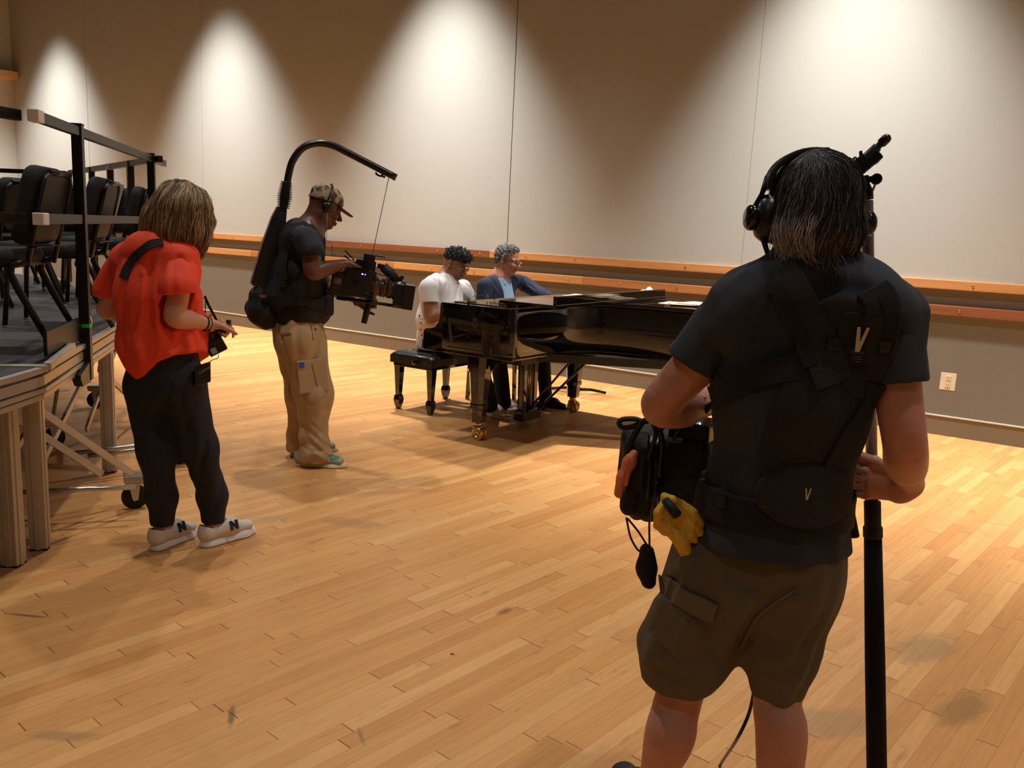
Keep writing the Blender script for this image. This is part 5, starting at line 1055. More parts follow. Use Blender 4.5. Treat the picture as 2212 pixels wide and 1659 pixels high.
hand_sdf(sk, np.array([*(wrR[:2]), .765]), head(4), (0, 0, -1), 1, 1.0, (.45, .4, .4, .4), (.2, .2)); sk.chain(wrR, np.array([*(wrR[:2]), .765]), .028, .026, k=.02)
shL, elL = Wy(1000, 622, .20), Wy(1022, 668, .26); wrL = np.array([-3.98, 5.86, .775]); sk.chain(shL, elL, .058, .050, k=.02).chain(elL, wrL, .048, .028, k=.02); hand_sdf(sk, wrL, head(0), (0, 0, -1), -1, 1.0, (.4, .4, .4, .4), (.2, .2))
sk.build('body', M['skin_tan'], ym, .005); face_bits(q, HR, ym, M['brow'])
MB().tube([q(.103, -.024, -.052), q(.108, 0, -.049), q(.103, .024, -.052)], [.0015, .0032, .0015], 6).build('moustache', M['mstache'], ym)
gl = glasses('eyeglasses', q(.112, 0, .0), 0, 1.0, M['gold_wire'], M['lens'], None)
def fit(o, c, R):                                               # re-seat a shape built at the origin frame
    for v in o.data.vertices: v.co = Vector(c+R@np.array(v.co))
bpy.data.objects.remove(gl.children[0]); bpy.data.objects.remove(gl)
def worn_glasses(par, q, R, m):
    g = glasses('eyeglasses', (0, 0, 0), 0, 1.0, m, M['lens'], None); c = q(.109, 0, .0)
    for o in [g]+list(g.children): fit(o, c, R)
    g.parent = par; g.matrix_parent_inverse = Matrix.Translation(par.location).inverted(); return g
worn_glasses(ym, q, HR, M['gold_wire'])
hs = SDF(); hs.ell(q(-.020, 0, .052), (.094, .080, .074), HR, .01).ell(q(.025, 0, .092), (.082, .074, .050), HR, .03).ell(q(.070, 0, .086), (.040, .060, .038), HR, .02).ell(q(-.055, 0, .02), (.060, .070, .060), HR, .02); hs.below(q(0, 0, .018), HR@np.array([-.10, 0, -1.0]), .01)
hs.post = lambda p: (.0075*np.sin(p[:, 0]*150)*np.sin(p[:, 1]*140+1)*np.sin(p[:, 2]*145)).astype(f32); hs.pm = .01; ho = hs.build('hair', M['hair_black'], ym, .004)
cl = MB(); vv = verts_of(ho); rg = np.random.default_rng(3); up_ = HR[:, 2]
for k in range(210):
    p0 = vv[rg.integers(0, len(vv))].astype(float)
    if (p0-hc)@up_ < .055: continue
    r0 = rg.uniform(.006, .011); ax1 = _n(rg.normal(size=3)); u_ = _n(np.cross(ax1, (.3, .2, .9))); v_ = np.cross(ax1, u_); cl.tube([p0+_n(p0-hc)*.004+r0*(math.cos(a)*u_+math.sin(a)*v_)+ax1*a*.0018 for a in np.linspace(0, 7.5, 13)], .0022, 5)
cl.build('curls', M['hair_black'], ho)['kind'] = 'stuff'
ts = SDF(); ts.chain(Wy(946, 630), Wy(938, 690), .115, .125, RY, .165, .165, .05).chain(Wy(938, 690), np.array([-4.50, 5.50, .60]), .125, .15, RY, .165, .175, .05).chain(np.array([-4.50, 5.50, .60]), np.array([-4.50, 5.50, .545]), .150, .150, RY, .185, .185, .04).chain(Wy(946, 612), Wy(960, 601), .080, .058, RY, .11, .064, .04)
ts.chain(Wy(938, 616, -.12), Wy(930, 628, -.17), .066, .062, k=.04).chain(Wy(962, 612, .12), Wy(1004, 640, .22), .072, .070, k=.05)
ts.post = folds(.005, 24, (.1, 0, 1), .6, 2.8); ts.pm = .01; ts.chain(Wy(925, 625, -.10), Wy(998, 628, .18), .074, .072, k=.06).chain(nb+FY*.02-(0, 0, .05), nb+FY*.06-(0, 0, .20), .10, .115, RY, .13, .15, .06); ts.cut_chain(hc+HR@np.array([-.03, 0, -.06]), nb+(hc-nb)*.15, .056, .060, .006); ts.below((0, 0, .505), (0, 0, -1)); crease(ts, Wy, [[(965, 612), (962, 650)], [(990, 620), (985, 645)], [(1000, 625), (1004, 645)], [(905, 690), (930, 700), (950, 705)], [(912, 655), (925, 690)]], .006, .018); ts.build('t_shirt', M['white_tee'], ym, .005)
sv = SDF(); sv.chain(shR, elR+(shR-elR)*.42, .074, .075, k=.02).below(elR+(shR-elR)*.48, _n(elR-shR)+RY*.1); sv.cut_chain(shR+(elR-shR)*.45, elR, .056, .070, .004); sv.post = folds(.003, 30, (0, 0, 1), .5, 5); sv.pm = .008; sv.build('sleeve', M['white_tee'], ym, .005)
sv = SDF(); sv.chain(shL, elL+(shL-elL)*.25, .072, .074, k=.02).below(elL+(shL-elL)*.25, elL-shL); sv.cut_chain(shL+(elL-shL)*.7, elL, .052, .066, .004); sv.build('sleeve', M['white_tee'], ym, .005)
for px, py in ((906, 682), (909, 697), (909, 712), (911, 724)):
    c = on(ts, [Wy(px, py, -.16)], .002)[0]; g_ = frame(_n(c-np.array([-4.47, 5.5, c[2]]))); x_ = MB()
    for a in (.785, -.785): x_.box(c, (.0015, .0075, .0022), g_@np.array([[1, 0, 0], [0, math.cos(a), -math.sin(a)], [0, math.sin(a), math.cos(a)]]))
    x_.build('small_cross_print', M['black_pl'], ym)
pt = SDF(); hp_ = np.array([-4.50, 5.50, .60]); pt.chain(hp_, hp_-(0, 0, .03), .14, .14, RY, .17, .17, .03)
kn1, kn2 = np.array([-4.02, 5.42, .545]), np.array([-4.02, 5.68, .555]); ft1, ft2 = ZP(1062, 880), ZP(1085, 868)
a1, a2 = np.array([-3.93, 5.50, .11]), np.array([-3.90, 5.66, .11])
pt.chain(hp_+RY*.09-(0, 0, .01), kn1, .088, .066, k=.04).chain(hp_-RY*.09-(0, 0, .01), kn2, .088, .066, k=.04).chain(kn1, a1, .068, .060, k=.03).chain(kn2, a2, .068, .060, k=.03)
pt.below((0, 0, .505), (0, 0, -1)) if False else None
pt.cut(p_box((-4.52, 5.50, .40), (.30, .5, .10), .01), .004); pt.post = folds(.005, 30, (0, 0, 1), .6, 1.1); pt.pm = .008; pt.build('trousers', M['blackpant'], ym, .006)
M['shoe_wh2'] = mat('sneaker_white', (226, 220, 212), .5)
for h_, t_ in ((ZP(1040, 893), ZP(1098, 906)), (ZP(1068, 872), ZP(1112, 888))): shoe(ym, h_, t_+_n(t_-h_)*.02, M['shoe_wh2'], M['shoe_wh2'], w_=.054, lace=M['black_pl'], sole_h=.035, top=.135)
# ---- grey-haired man in the navy blazer
def Wo(px, py, d=0.0): return P(px, py, 7.42+d)
om = thing('person', 'grey-haired man with glasses in a navy blazer and light blue shirt leaning over the piano', 'person', (-4.28, 6.14, .5))
FO = head(4); RO = head(-86); HF = head(10)
hc = Wo(1097, 562); HR = hframe(_n(HF+np.array([0, 0, -.22]))); sk = SDF(); q = head_sdf(sk, hc, HR, 1.02, jaw=1.0)
nb = Wo(1080, 600, .02); sk.chain(hc+HR@np.array([-.028, 0, -.05]), nb, .060, .066, k=.03).chain(nb, Wo(1080, 640), .08, .10, RO, .1, .12, .04)
shR, elR = Wo(1047, 618, -.17), Wo(1044, 665, -.20); wrR = np.array([-4.0, 6.02, .78]); shL, elL = Wo(1130, 612, .18), Wo(1176, 640, .05); wrL = Wo(1188, 640, .02)
for a_, b_ in ((elR, wrR), (elL, wrL)): sk.chain(a_, b_, .042, .028, k=.02)
hand_sdf(sk, wrR, head(0), (0, 0, -1), 1, 1.0, (.4, .4, .4, .4)); hand_sdf(sk, wrL, head(-10)+np.array([0, 0, -.5]), (0, 0, -1), -1, .9, (.9, .9, .9, .9))
sk.build('body', M['skin_pink'], om, .005); face_bits(q, HR, om, M['hair_gr'][1]); worn_glasses(om, q, HR, M['black_pl'])
hs = SDF(); hs.ell(q(-.022, 0, .046), (.098, .084, .080), HR, .01).ell(q(.020, 0, .095), (.062, .060, .030), HR, .02).ell(q(-.060, 0, .0), (.055, .074, .055), HR, .02); hs.below(q(0, 0, .028), HR@np.array([.85, 0, -1.0]), .01); hs.below(q(.068, 0, 0), HR[:, 0], .02)
for s in (-1, 1): hs.chain(q(-.005, s*.074, .03), q(-.010, s*.074, -.010), .012, .009, k=.01)
hs.post = lambda p: (.003*np.sin(p[:, 0]*120+2*np.sin(p[:, 2]*80))*np.sin(p[:, 1]*110)).astype(f32); hs.pm = .005; ho = hs.build('hair', M['hair_gr'][1], om, .004)
bk_hair = lambda p: HR@np.array([-.6, 0, .0])+(p-hc)*6+np.array([0, 0, -.2])
strands(hs, verts_of(ho), M['hair_gr'], ho, 1500, (.03, .06), 6, r=.0018, lift=.004, flow=bk_hair, wave=.9, stray=.014, seed=5)
bz = SDF(); bz.chain(Wo(1078, 628), Wo(1076, 680), .125, .13, RO, .175, .175, .05).chain(Wo(1076, 680), np.array([-4.36, 6.12, .60]), .13, .15, RO, .175, .18, .05).chain(Wo(1055, 612, -.10), Wo(1118, 607, .12), .060, .060, k=.05)
bz.chain(shR, elR, .068, .062, k=.03).chain(elR, elR+(wrR-elR)*.8, .060, .044, k=.02).chain(shL, elL, .068, .056, k=.03).chain(elL, elL+(wrL-elL)*.75, .054, .042, k=.02)
bz.post = folds(.004, 28, (.1, 0, 1), .6, 3.3); bz.pm = .008; vdo = _n(np.array([4.28, -6.14, 0.])); ch_ = nb+FO*.10
bz.cut_chain(hc+HR@np.array([-.03, 0, -.05]), nb, .060, .078, .006); bz.cut_chain(nb+FO*.12+RO*.015+(0, 0, .04), nb+FO*.20+RO*.02+(0, 0, -.30), .125, .075, .006); crease(bz, Wo, [[(1062, 600), (1080, 632)], [(1118, 604), (1112, 635)], [(1050, 615), (1052, 636)], [(1140, 612), (1160, 628)]], .005, .010); bz.below((0, 0, .505), (0, 0, -1)); bz.build('blazer', M['blazer'], om, .005)
bs = SDF(); bs.chain(nb+FO*.02+(0, 0, -.03), nb+FO*.075+(0, 0, -.30), .070, .090, RO, .105, .125, .03).chain(nb-(0, 0, .0), nb+(0, 0, .025), .072, .064, k=.02); bs.cut_chain(hc+HR@np.array([-.028, 0, -.05]), nb+(hc-nb)*.0, .060, .062, .004); bs.build('shirt', M['blue_shirt'], om, .004)
for s in (-1, 1):
    c0 = nb+FO*.05-RO*s*.035+(0, 0, .018); MB().add([c0+RO*s*-.030-FO*.03+(0, 0, .03), nb+FO*.082-RO*s*.012+(0, 0, -.018), nb+FO*.095-RO*s*.052+(0, 0, -.060), c0-RO*s*.040-FO*.01+(0, 0, -.018)], [(0, 1, 2, 3)]).build('collar_point', M['blue_shirt'], om).modifiers.new('s', 'SOLIDIFY').thickness = .006
for k in range(3): MB().lathe(nb+FO*(.100+.018*k)+(0, 0, -.07-.055*k), [(.001, -.002), (.006, 0), (.005, .002)], FO, 10).build('shirt_button', M['paper'], om)
pt = SDF(); hp_ = np.array([-4.36, 6.12, .60]); pt.chain(hp_, hp_-(0, 0, .03), .14, .14, RO, .17, .17, .03)
k1, k2, a1, a2 = np.array([-3.92, 5.98, .545]), np.array([-3.92, 6.22, .555]), np.array([-4.00, 6.10, .10]), np.array([-3.88, 6.26, .10])
pt.chain(hp_+RO*.09, k1, .088, .066, k=.04).chain(hp_-RO*.09, k2, .088, .066, k=.04).chain(k1, a1, .066, .056, k=.03).chain(k2, a2, .066, .056, k=.03); pt.cut(p_box((-4.38, 6.12, .40), (.30, .5, .10), .01), .004); pt.build('trousers', M['blackpant'], om, .006)
M['shoe_blk'] = mat('black_leather_shoe', (20, 17, 15), .35)
for a_ in (a1, a2): shoe(om, a_-FO*.06, a_+FO*.22, M['shoe_blk'], M['shoe_blk'], w_=.046, name='leather_shoe', sole_h=.02, top=.08)
stl = thing('piano_stool', 'black stool mostly hidden behind the tufted bench, under the grey-haired man', 'stool', (-4.38, 6.14, 0)); MB().box((-4.38, 6.14, .47), (.17, .17, .03), ch=.015).build('seat', M['leather'], stl)
for sx in (-1, 1):
    for sy in (-1, 1): MB().bar((-4.38+sx*.14, 6.14+sy*.14, .44), (-4.38+sx*.15, 6.14+sy*.15, 0), .028, .028).build('leg', M['ebony'], stl)
# ================================================================ sound recordist in the foreground, seen from behind
M['tee_char'] = mat('charcoal_tee', (50, 52, 60), .92, bump=.04, scale=400, vary=.05, vscale=5); M['shorts'] = mat('olive_shorts', (96, 84, 66), .9, bump=.08, scale=400, vary=.07, vscale=6)
M['harness'] = mat('harness_black', (24, 22, 22), .9, bump=.08, scale=500); M['harness_pad'] = mat('harness_pad', (38, 35, 33), .95, bump=.08, scale=400)
M['hair_s'] = [mat('hair_near_black', (58, 52, 49), .45), mat('hair_charcoal', (86, 80, 77), .45), mat('hair_ash', (138, 132, 130), .45), mat('hair_sooty', (48, 43, 40), .45)]
M['skin_red'] = mat('skin_sunned', (192, 134, 112), .5, bump=.10, scale=90, vary=.09, vscale=14, spec=.35)
DF = 1.86
def Wf(px, py, d=0.0): return P(px, py, DF+d)
def XD(px, py, D, z): r = ray(px, py); h = _n(np.array([r[0], r[1], 0])); return np.array([h[0]*D, h[1]*D, z])
fv = _n(np.array([*Wf(1700, 800)[:2], 0])); fr_ = np.array([fv[1], -fv[0], 0.])                # away from us; image right (his right)
fm = thing('person', 'man in charcoal t-shirt and olive cargo shorts seen from behind, gripping a boom pole', 'person', tuple(XD(1600, 1650, 1.88, 0)))
HFW = _n(fv*1.0-fr_*.42); hc = Wf(1752, 462, .03); HR = hframe(_n(HFW+np.array([0, 0, -.10]))); sk = SDF(); q = head_sdf(sk, hc, HR, .96)
nb = Wf(1750, 585, .0); sk.chain(hc+HR@np.array([-.035, 0, -.04]), nb, .058, .064, k=.03).chain(nb, Wf(1735, 690), .045, .06, fr_, .05, .08, .05)
shL, elL, wrL = Wf(1605, 672, .02), Wf(1428, 872, .05), Wf(1545, 868, .24)
sk.limb([shL, shL+(elL-shL)*.55, elL, elL+(wrL-elL)*.35+(0, 0, -.01), elL+(wrL-elL)*.72, wrL], [.058, .050, .045, .048, .038, .029])
hand_sdf(sk, wrL, _n(fv+fr_*.7), (0, 0, -1), -1, 1.05, (.6, .6, .6, .6))
pa, pb = P(1873, 400, 2.06), P(1894, 1659, 2.08); pdir = _n(pb-pa); tofr = -fv
gp = pa+pdir*(np.linalg.norm(P(1881, 1036, 2.07)-pa)); wrR = gp+fr_*.078+tofr*.016-pdir*.006; shR, elR = Wf(1915, 680, .0), Wf(1954, 952, -.03)
sk.limb([shR, shR+(elR-shR)*.55, elR-(0, 0, .0), elR+(wrR-elR)*.35+(0, 0, -.012), elR+(wrR-elR)*.72, wrR], [.056, .046, .042, .043, .034, .027])
# fist round the pole: back of the hand towards us, fingers round the far side, thumb over the top
A_, B_ = gp+fr_*.050+tofr*.020, gp-fr_*.010+tofr*.032
sk.chain(wrR, A_, .024, .018, pdir, .028, .036, .02).chain(A_, B_, .017, .014, pdir, .038, .038, .012)
for i in range(4):
    o_ = pdir*(-.029+.0195*i); sk.path([B_+o_-fr_*.004, gp+o_-fr_*.032+tofr*.018, gp+o_*1.02-fr_*.034-tofr*.012, gp+o_-fr_*.012-tofr*.033, gp+o_+fr_*.014-tofr*.031], [.0110, .0108, .0100, .0090, .0078], k=.004)
sk.path([A_-pdir*.022, gp-pdir*.050+tofr*.028+fr_*.004, gp-pdir*.056-fr_*.024+tofr*.022, gp-pdir*.062-fr_*.040+tofr*.008], [.017, .0135, .0115, .0095], k=.006)
sk.ell(wrR+pdir*.022-fr_*.016+tofr*.004, (.022, .018, .022), k=.015)
kL, kR = Wf(1468, 1500, .03), Wf(1682, 1485, .01); aL, aR = XD(1408, 1700, 2.03, .10), XD(1690, 1700, 1.86, .10)
cL, cR = Wf(1447, 1588, .0), Wf(1688, 1585, -.02)
hpL, hpR = Wf(1560, 1190, .02), Wf(1745, 1190, .02)
sk.limb([hpL, kL, cL, cL+(aL-cL)*.5, aL], [.060, .054, .058, .046, .036]).limb([hpR, kR, cR, cR+(aR-cR)*.5, aR], [.060, .052, .056, .045, .036])
sk.chain(hpL, hpR, .06, .06, k=.05)
sk.build('body', M['skin_red'], fm, .0045)
# t-shirt
ts = SDF(); ts.chain(Wf(1752, 655, .02), Wf(1712, 860, .02), .112, .125, fr_, .160, .150, .05).chain(Wf(1712, 860, .02), Wf(1674, 1060, .03), .125, .132, fr_, .150, .142, .05).chain(Wf(1674, 1060, .03), Wf(1660, 1160, .03), .132, .162, fr_, .142, .168, .04)
ts.chain(Wf(1750, 620, .01), nb+(0, 0, .020), .085, .064, fr_, .12, .068, .05).chain(Wf(1650, 655, .01), Wf(1870, 655, .01), .080, .074, k=.05)
ts.chain(shL+(0, 0, -.005), shL+(elL-shL)*.40, .084, .070, k=.05).chain(shR+(0, 0, -.01), shR+(elR-shR)*.36, .078, .060, k=.04)
ts.post = folds(.0055, 24, (.15, 0, 1), .6, 1.9); ts.pm = .012
crease(ts, Wf, [[(1650, 640), (1620, 690), (1600, 760)], [(1672, 660), (1640, 730), (1618, 800)], [(1600, 660), (1560, 720), (1530, 800)], [(1690, 730), (1650, 790), (1600, 830)], [(1570, 840), (1640, 800), (1720, 770)], [(1560, 700), (1530, 750), (1500, 780)], [(1780, 612), (1820, 622), (1860, 618)], [(1770, 635), (1820, 650), (1880, 645)], [(1800, 672), (1840, 684), (1880, 680)], [(1930, 720), (1955, 780), (1960, 830)], [(1560, 900), (1550, 960), (1545, 1020)], [(1640, 900), (1600, 960), (1560, 1000)], [(1700, 620), (1750, 640), (1800, 632)], [(1520, 740), (1545, 770), (1580, 790)], [(1900, 690), (1930, 760), (1935, 820)]], .013, .034)
ridge(ts, Wf, [[(1635, 660), (1600, 730), (1580, 790)], [(1585, 680), (1545, 740), (1520, 790)], [(1660, 760), (1620, 800), (1570, 830)], [(1790, 655), (1840, 668), (1880, 662)], [(1540, 720), (1520, 760), (1500, 785)], [(1620, 640), (1590, 690), (1560, 740)]], .014, .034)
nL = _n(elL-shL); nR_ = _n(elR-shR)
ts.cut_chain(shL+(elL-shL)*.535, elL+nL*.02, .056, .10, .004); ts.cut_chain(shR+(elR-shR)*.54, elR+nR_*.02, .052, .10, .004)
ts.cut_chain(hc+HR@np.array([-.03, 0, -.05]), nb+(hc-nb)*.38, .058, .060, .006); ts.below(Wf(1665, 1166, .03), (0, 0, -1))
tso = ts.build('t_shirt', M['tee_char'], fm, .005)
for (s0_, e0_, t0_, r0_) in ((shL, elL, .56, .073), (shR, elR, .54, .064)):
    n_ = _n(e0_-s0_); sv = SDF(); sv.chain(s0_+(e0_-s0_)*.20, s0_+(e0_-s0_)*(t0_-.02), r0_*1.02, r0_, k=.02).below(s0_+(e0_-s0_)*t0_, n_*.8+np.array([0, 0, -.3])); sv.cut_chain(s0_+(e0_-s0_)*(t0_-.08), e0_, .053, .056, .004); sv.post = folds(.004, 34, (0, 0, 1), .5, 7); sv.pm = .007; sv.build('sleeve', M['tee_char'], fm, .005)
# shorts
so_ = SDF(); hemL, hemR = Wf(1460, 1478, .03), Wf(1682, 1476, .01)
so_.chain(Wf(1664, 1140, .03), Wf(1640, 1225, .03), .128, .135, fr_, .150, .168, .05)
so_.chain(Wf(1555, 1235, .02), Wf(1480, 1400, .03), .118, .096, fr_, .118, .100, .05).chain(Wf(1480, 1400, .03), hemL, .096, .080, fr_, .100, .076, .04)
so_.chain(Wf(1725, 1235, .02), Wf(1690, 1400, .02), .112, .082, fr_, .092, .072, .05).chain(Wf(1690, 1400, .02), hemR, .082, .064, fr_, .070, .060, .04)
so_.post = folds(.006, 24, (.1, 0, 1), .7, 5.1); so_.pm = .012
so_.below(hemL+(0, 0, .008), np.array([0, 0, -1.])+fr_*.02, .003); so_.cut_chain(Wf(1466, 1462, .03), kL-(0, 0, .06), .066, .070, .004); so_.cut_chain(Wf(1682, 1462, .01), kR-(0, 0, .06), .046, .050, .004)
crease(so_, Wf, [[(1420, 1300), (1435, 1350), (1412, 1420)], [(1440, 1310), (1465, 1350), (1440, 1400), (1410, 1425)], [(1500, 1330), (1540, 1380), (1560, 1440)], [(1600, 1405), (1630, 1330), (1700, 1270)], [(1770, 1250), (1740, 1275), (1690, 1280)], [(1400, 1440), (1450, 1462), (1520, 1470)], [(1650, 1450), (1690, 1456), (1725, 1448)], [(1560, 1220), (1600, 1260), (1660, 1290)], [(1420, 1250), (1412, 1300), (1400, 1360)]], .008, .022)
ridge(so_, Wf, [[(1455, 1300), (1490, 1350), (1460, 1400)], [(1430, 1330), (1425, 1380), (1400, 1430)], [(1620, 1290), (1580, 1350), (1560, 1400)]], .010, .03)
sho = so_.build('shorts', M['shorts'], fm, .005)
def gluef(name, px, py, w_, h_, m, par, S_, th=.006, ch=.010, rot=0.0, off=.002, d=-.25): return glue(name, px, py, w_, h_, m, par, S_=S_, d=d, th=th, ch=ch, rot=rot, W_=Wf, off=off, ref=fr_)
M['shorts_l'] = mat('olive_flap', (104, 92, 74), .9, bump=.2, scale=300)
on_strip(so_, [Wf(1426, 1262, -.10), Wf(1445, 1272, -.14), Wf(1490, 1302, -.15), Wf(1545, 1325, -.16)], .046, .005, .006, 5).build('cargo_flap', M['shorts_l'], sho)
gluef('cargo_pocket', 1448, 1352, .095, .10, M['shorts'], sho, so_, th=.020, rot=-.35)
on_strip(so_, [Wf(1612, 1178, -.2), Wf(1640, 1206, -.2), Wf(1690, 1214, -.2), Wf(1738, 1206, -.2), Wf(1752, 1180, -.2)], .012, .004, .003, 5).build('back_pocket_trim', M['shorts_l'], sho)
on_strip(so_, [Wf(1718, 1275, -.2), Wf(1640, 1330, -.2), Wf(1600, 1400, -.2)], .006, .003, .002, 5).build('seat_seam', M['shorts_l'], sho)
# hair: shaggy, dark with grey at the sides
hs = SDF(); hs.ell(q(-.022, 0, .030), (.100, .080, .093), HR, .02).ell(q(-.050, 0, -.030), (.070, .074, .080), HR, .03).chain(q(-.055, .045, -.045), q(-.046, .052, -.088), .042, .020, k=.03).chain(q(-.055, -.045, -.045), q(-.048, -.050, -.092), .042, .018, k=.03).chain(q(-.075, 0, -.05), q(-.070, 0, -.078), .038, .022, k=.03)
hs.cut_ell(q(.088, 0, -.02), (.060, .075, .085), HR, .02); hs.post = folds(.004, 60, (.1, 0, 1), .5, 2); hs.pm = .007
ho = hs.build('hair', M['hair_s'][0], fm, .0045)
def flh(p):
    crown = q(-.035, .005, .115); d = p-crown; d /= np.maximum(np.linalg.norm(d, axis=1, keepdims=True), 1e-6); sw = np.stack([np.sin(p[:, 2]*30+p[:, 0]*22), np.cos(p[:, 2]*26), 0*p[:, 0]], -1); return d+sw*.35+np.array([0, 0, -.55])
strands(hs, verts_of(ho), [M['hair_s'][0], M['hair_s'][1], M['hair_s'][3], M['hair_s'][0], M['hair_s'][3], M['hair_s'][2]], ho, 5200, (.05, .11), 9, r=.00085, lift=.002, flow=flh, wave=.25, stray=.010, seed=8)
vv = verts_of(ho); rel = (vv-hc)@HR; sel = vv[((rel[:, 2] < -.01) & (rel[:, 1] > .035) & (rel[:, 0] < .03))]
strands(hs, sel, [M['hair_gr'][2], M['hair_gr'][0], M['hair_s'][2]], ho, 700, (.05, .09), 8, r=.0009, lift=.006, flow=flh, wave=.3, stray=.022, seed=9, name='grey_side_strands')
low = vv[(rel[:, 2] < -.075)]; rg = np.random.default_rng(4); tips = MB()
for k in range(170):
    p0 = low[rg.integers(0, len(low))].astype(float); o_ = _n((p0-hc)*(1, 1, .2)); s_ = rg.uniform(.018, .045); tips.tube(spline([p0-o_*.006, p0+o_*.006*rg.uniform(.2, 2)+(0, 0, -s_*.5), p0+o_*s_*rg.uniform(0, .8)+(0, 0, -s_*.85)+rg.normal(0, .004, 3)], 3), [.0012]*3+[.0010]*3+[.0004], 4)
tips.build('hair_tips', M['hair_s'][1], ho)['kind'] = 'stuff'
# shoe at the end of the left leg
fd = _n(aL-XD(1392, 1700, 1.80, .10)); tdir = _n(-fr_*.55+fv*.85); M['shoe_blk2'] = mat('shoe_black_red', (24, 22, 24), .6)
for an, td in ((aL, tdir), (aR, _n(fv+fr_*.3))): shoe(fm, an-td*.06, an+td*.22, M['shoe_blk2'], mat('sole_red', (120, 30, 40), .6) if an is aL else M['shoe_blk2'], w_=.050, lace=M['lace_w'], sole_h=.03, top=.10)
# ---------------------------------------------------------------- his headphones
hp = thing('headphones', 'large black over-ear headphones with a hanging cable on the man seen from behind', 'headphones', tuple(hc))
for s in (1, -1):
    cc = q(.004, s*.088, -.014); yy = HR[:, 1]*s; oval = MB()
    prr = [(.60, -.012), (.92, -.010), (1.0, .0), (.96, .014), (.78, .026), (.40, .032)]; n = 28; V = []
    for r_, h_ in prr:
        for k in range(n): a = 2*math.pi*k/n; V.append(cc+yy*h_+HR[:, 0]*.036*r_*math.cos(a)+HR[:, 2]*.050*r_*math.sin(a))
    oval.add(V, [((i+1)*n+k, (i+1)*n+(k+1) % n, i*n+(k+1) % n, i*n+k) if s > 0 else (i*n+k, i*n+(k+1) % n, (i+1)*n+(k+1) % n, (i+1)*n+k) for i in range(len(prr)-1) for k in range(n)], True).f += [tuple(len(V)-n+k for k in range(n))]; oval.sm += [False]; oval.mi += [0]
    cu_ = oval.build('ear_cup', M['black_pl'], hp)
    MB().lathe(cc+yy*.034, [(.022, -.006), (.026, 0), (.026, .010), (.020, .016), (.001, .018)], yy, 24).build('cup_cap', mat('cup_gloss', (20, 20, 22), .15), cu_)
    cush = MB(); n2 = 24; cush.tube([cc-yy*.014+HR[:, 0]*.027*math.cos(2*math.pi*k/n2)+HR[:, 2]*.040*math.sin(2*math.pi*k/n2) for k in range(n2)], .013, 10, closed=True); cush.build('ear_cushion', mat('cushion_black', (22, 20, 20), .6, bump=.3, scale=120), cu_)
    MB().tube([cc+yy*.040+HR[:, 2]*.01, q(-.004, s*.112, .035), q(-.006, s*.101, .072)], [.005, .005, .007], 8).tube([cc+yy*.028+HR[:, 0]*.030, q(.018, s*.106, .035), q(-.006, s*.101, .072)], .003, 6).build('yoke', M['bmetal'], hp)
bandp = [q(-.008, .101*math.cos(a), .052+.078*math.sin(a)) for a in np.linspace(-.10, math.pi+.10, 26)]; bd = MB(); V = []
for i, p in enumerate(bandp):
    o_ = _n(p-q(-.008, 0, .04)); 
    for sx, so__ in ((-1, -1), (1, -1), (1, 1), (-1, 1)): V.append(p+HR[:, 0]*.016*sx+o_*.006*so__)
bd.add(V, [(i*4+k, i*4+(k+1) % 4, i*4+4+(k+1) % 4, i*4+4+k) for i in range(25) for k in range(4)]+[(3, 2, 1, 0), (100, 101, 102, 103)]).build('headband', M['black_pl'], hp, bevel=.003)
c0 = q(.004, .098, -.062); MB().tube([c0, Wf(1662, 560, .02), Wf(1663, 575, .0)], [.0058, .0048, .0042], 8).tube(spline([Wf(1663, 575, .0), Wf(1662, 588, -.02), Wf(1668, 600, -.05)], 4), .0026, 6).build('cable', M['black_pl'], hp)
# ---------------------------------------------------------------- harness
hn = thing('audio_harness', 'black padded shoulder harness with waist belt on the man in olive shorts', 'harness', tuple(Wf(1760, 800, -.1)))
hps = SDF(); hps.ops = list(ts.ops[:9]); hps.ops = [o for o in ts.ops if o[1] == 'u']
LS = [Wf(1678, 598, .03), Wf(1700, 612, -.10), Wf(1735, 680, -.2), Wf(1775, 760, -.25), Wf(1800, 830, -.25)]
on_strip(hps, LS, .072, .016, .010, 6).build('shoulder_pad', M['harness_pad'], hn, bevel=.004)
on_strip(hps, [Wf(1668, 606, -.02), Wf(1700, 655, -.18), Wf(1725, 720, -.22), Wf(1752, 790, -.25)], .026, .006, .017, 6).build('webbing', M['harness'], hn)
RS_ = [Wf(1882, 622, .02), Wf(1905, 655, -.08), Wf(1902, 720, -.2), Wf(1875, 790, -.25), Wf(1840, 850, -.25)]
on_strip(hps, RS_, .066, .016, .010, 6).build('shoulder_pad', M['harness_pad'], hn, bevel=.004)
on_strip(hps, [Wf(1912, 640, -.06), Wf(1928, 700, -.16), Wf(1908, 770, -.2)], .024, .006, .017, 6).build('webbing', M['harness'], hn)
def blob_on(S_, name, pxs, m, par, off=.010, W_=Wf, grow=.012):                               # panel that hugs the back: nested shell clipped to a pixel outline volume
    s_ = SDF(); s_.ops = [(lambda p, f=o[0]: f(p)-off, o[1], o[2], o[3]-off, o[4]+off) for o in S_.ops if o[1] == 'u']; return s_
back = SDF(); back.ops = [((lambda p, f=o[0]: f(p)-.014), o[1], o[2], o[3]-.02, o[4]+.02) for o in hps.ops]
o_ = p_chain(Wf(1812, 745, -.14), Wf(1775, 1000, -.13), .10, .10, fr_, .075, .125); back.ops.append((o_[0], 'i', .006, None, None)); back.build('back_panel', M['harness_pad'], hn, .005)
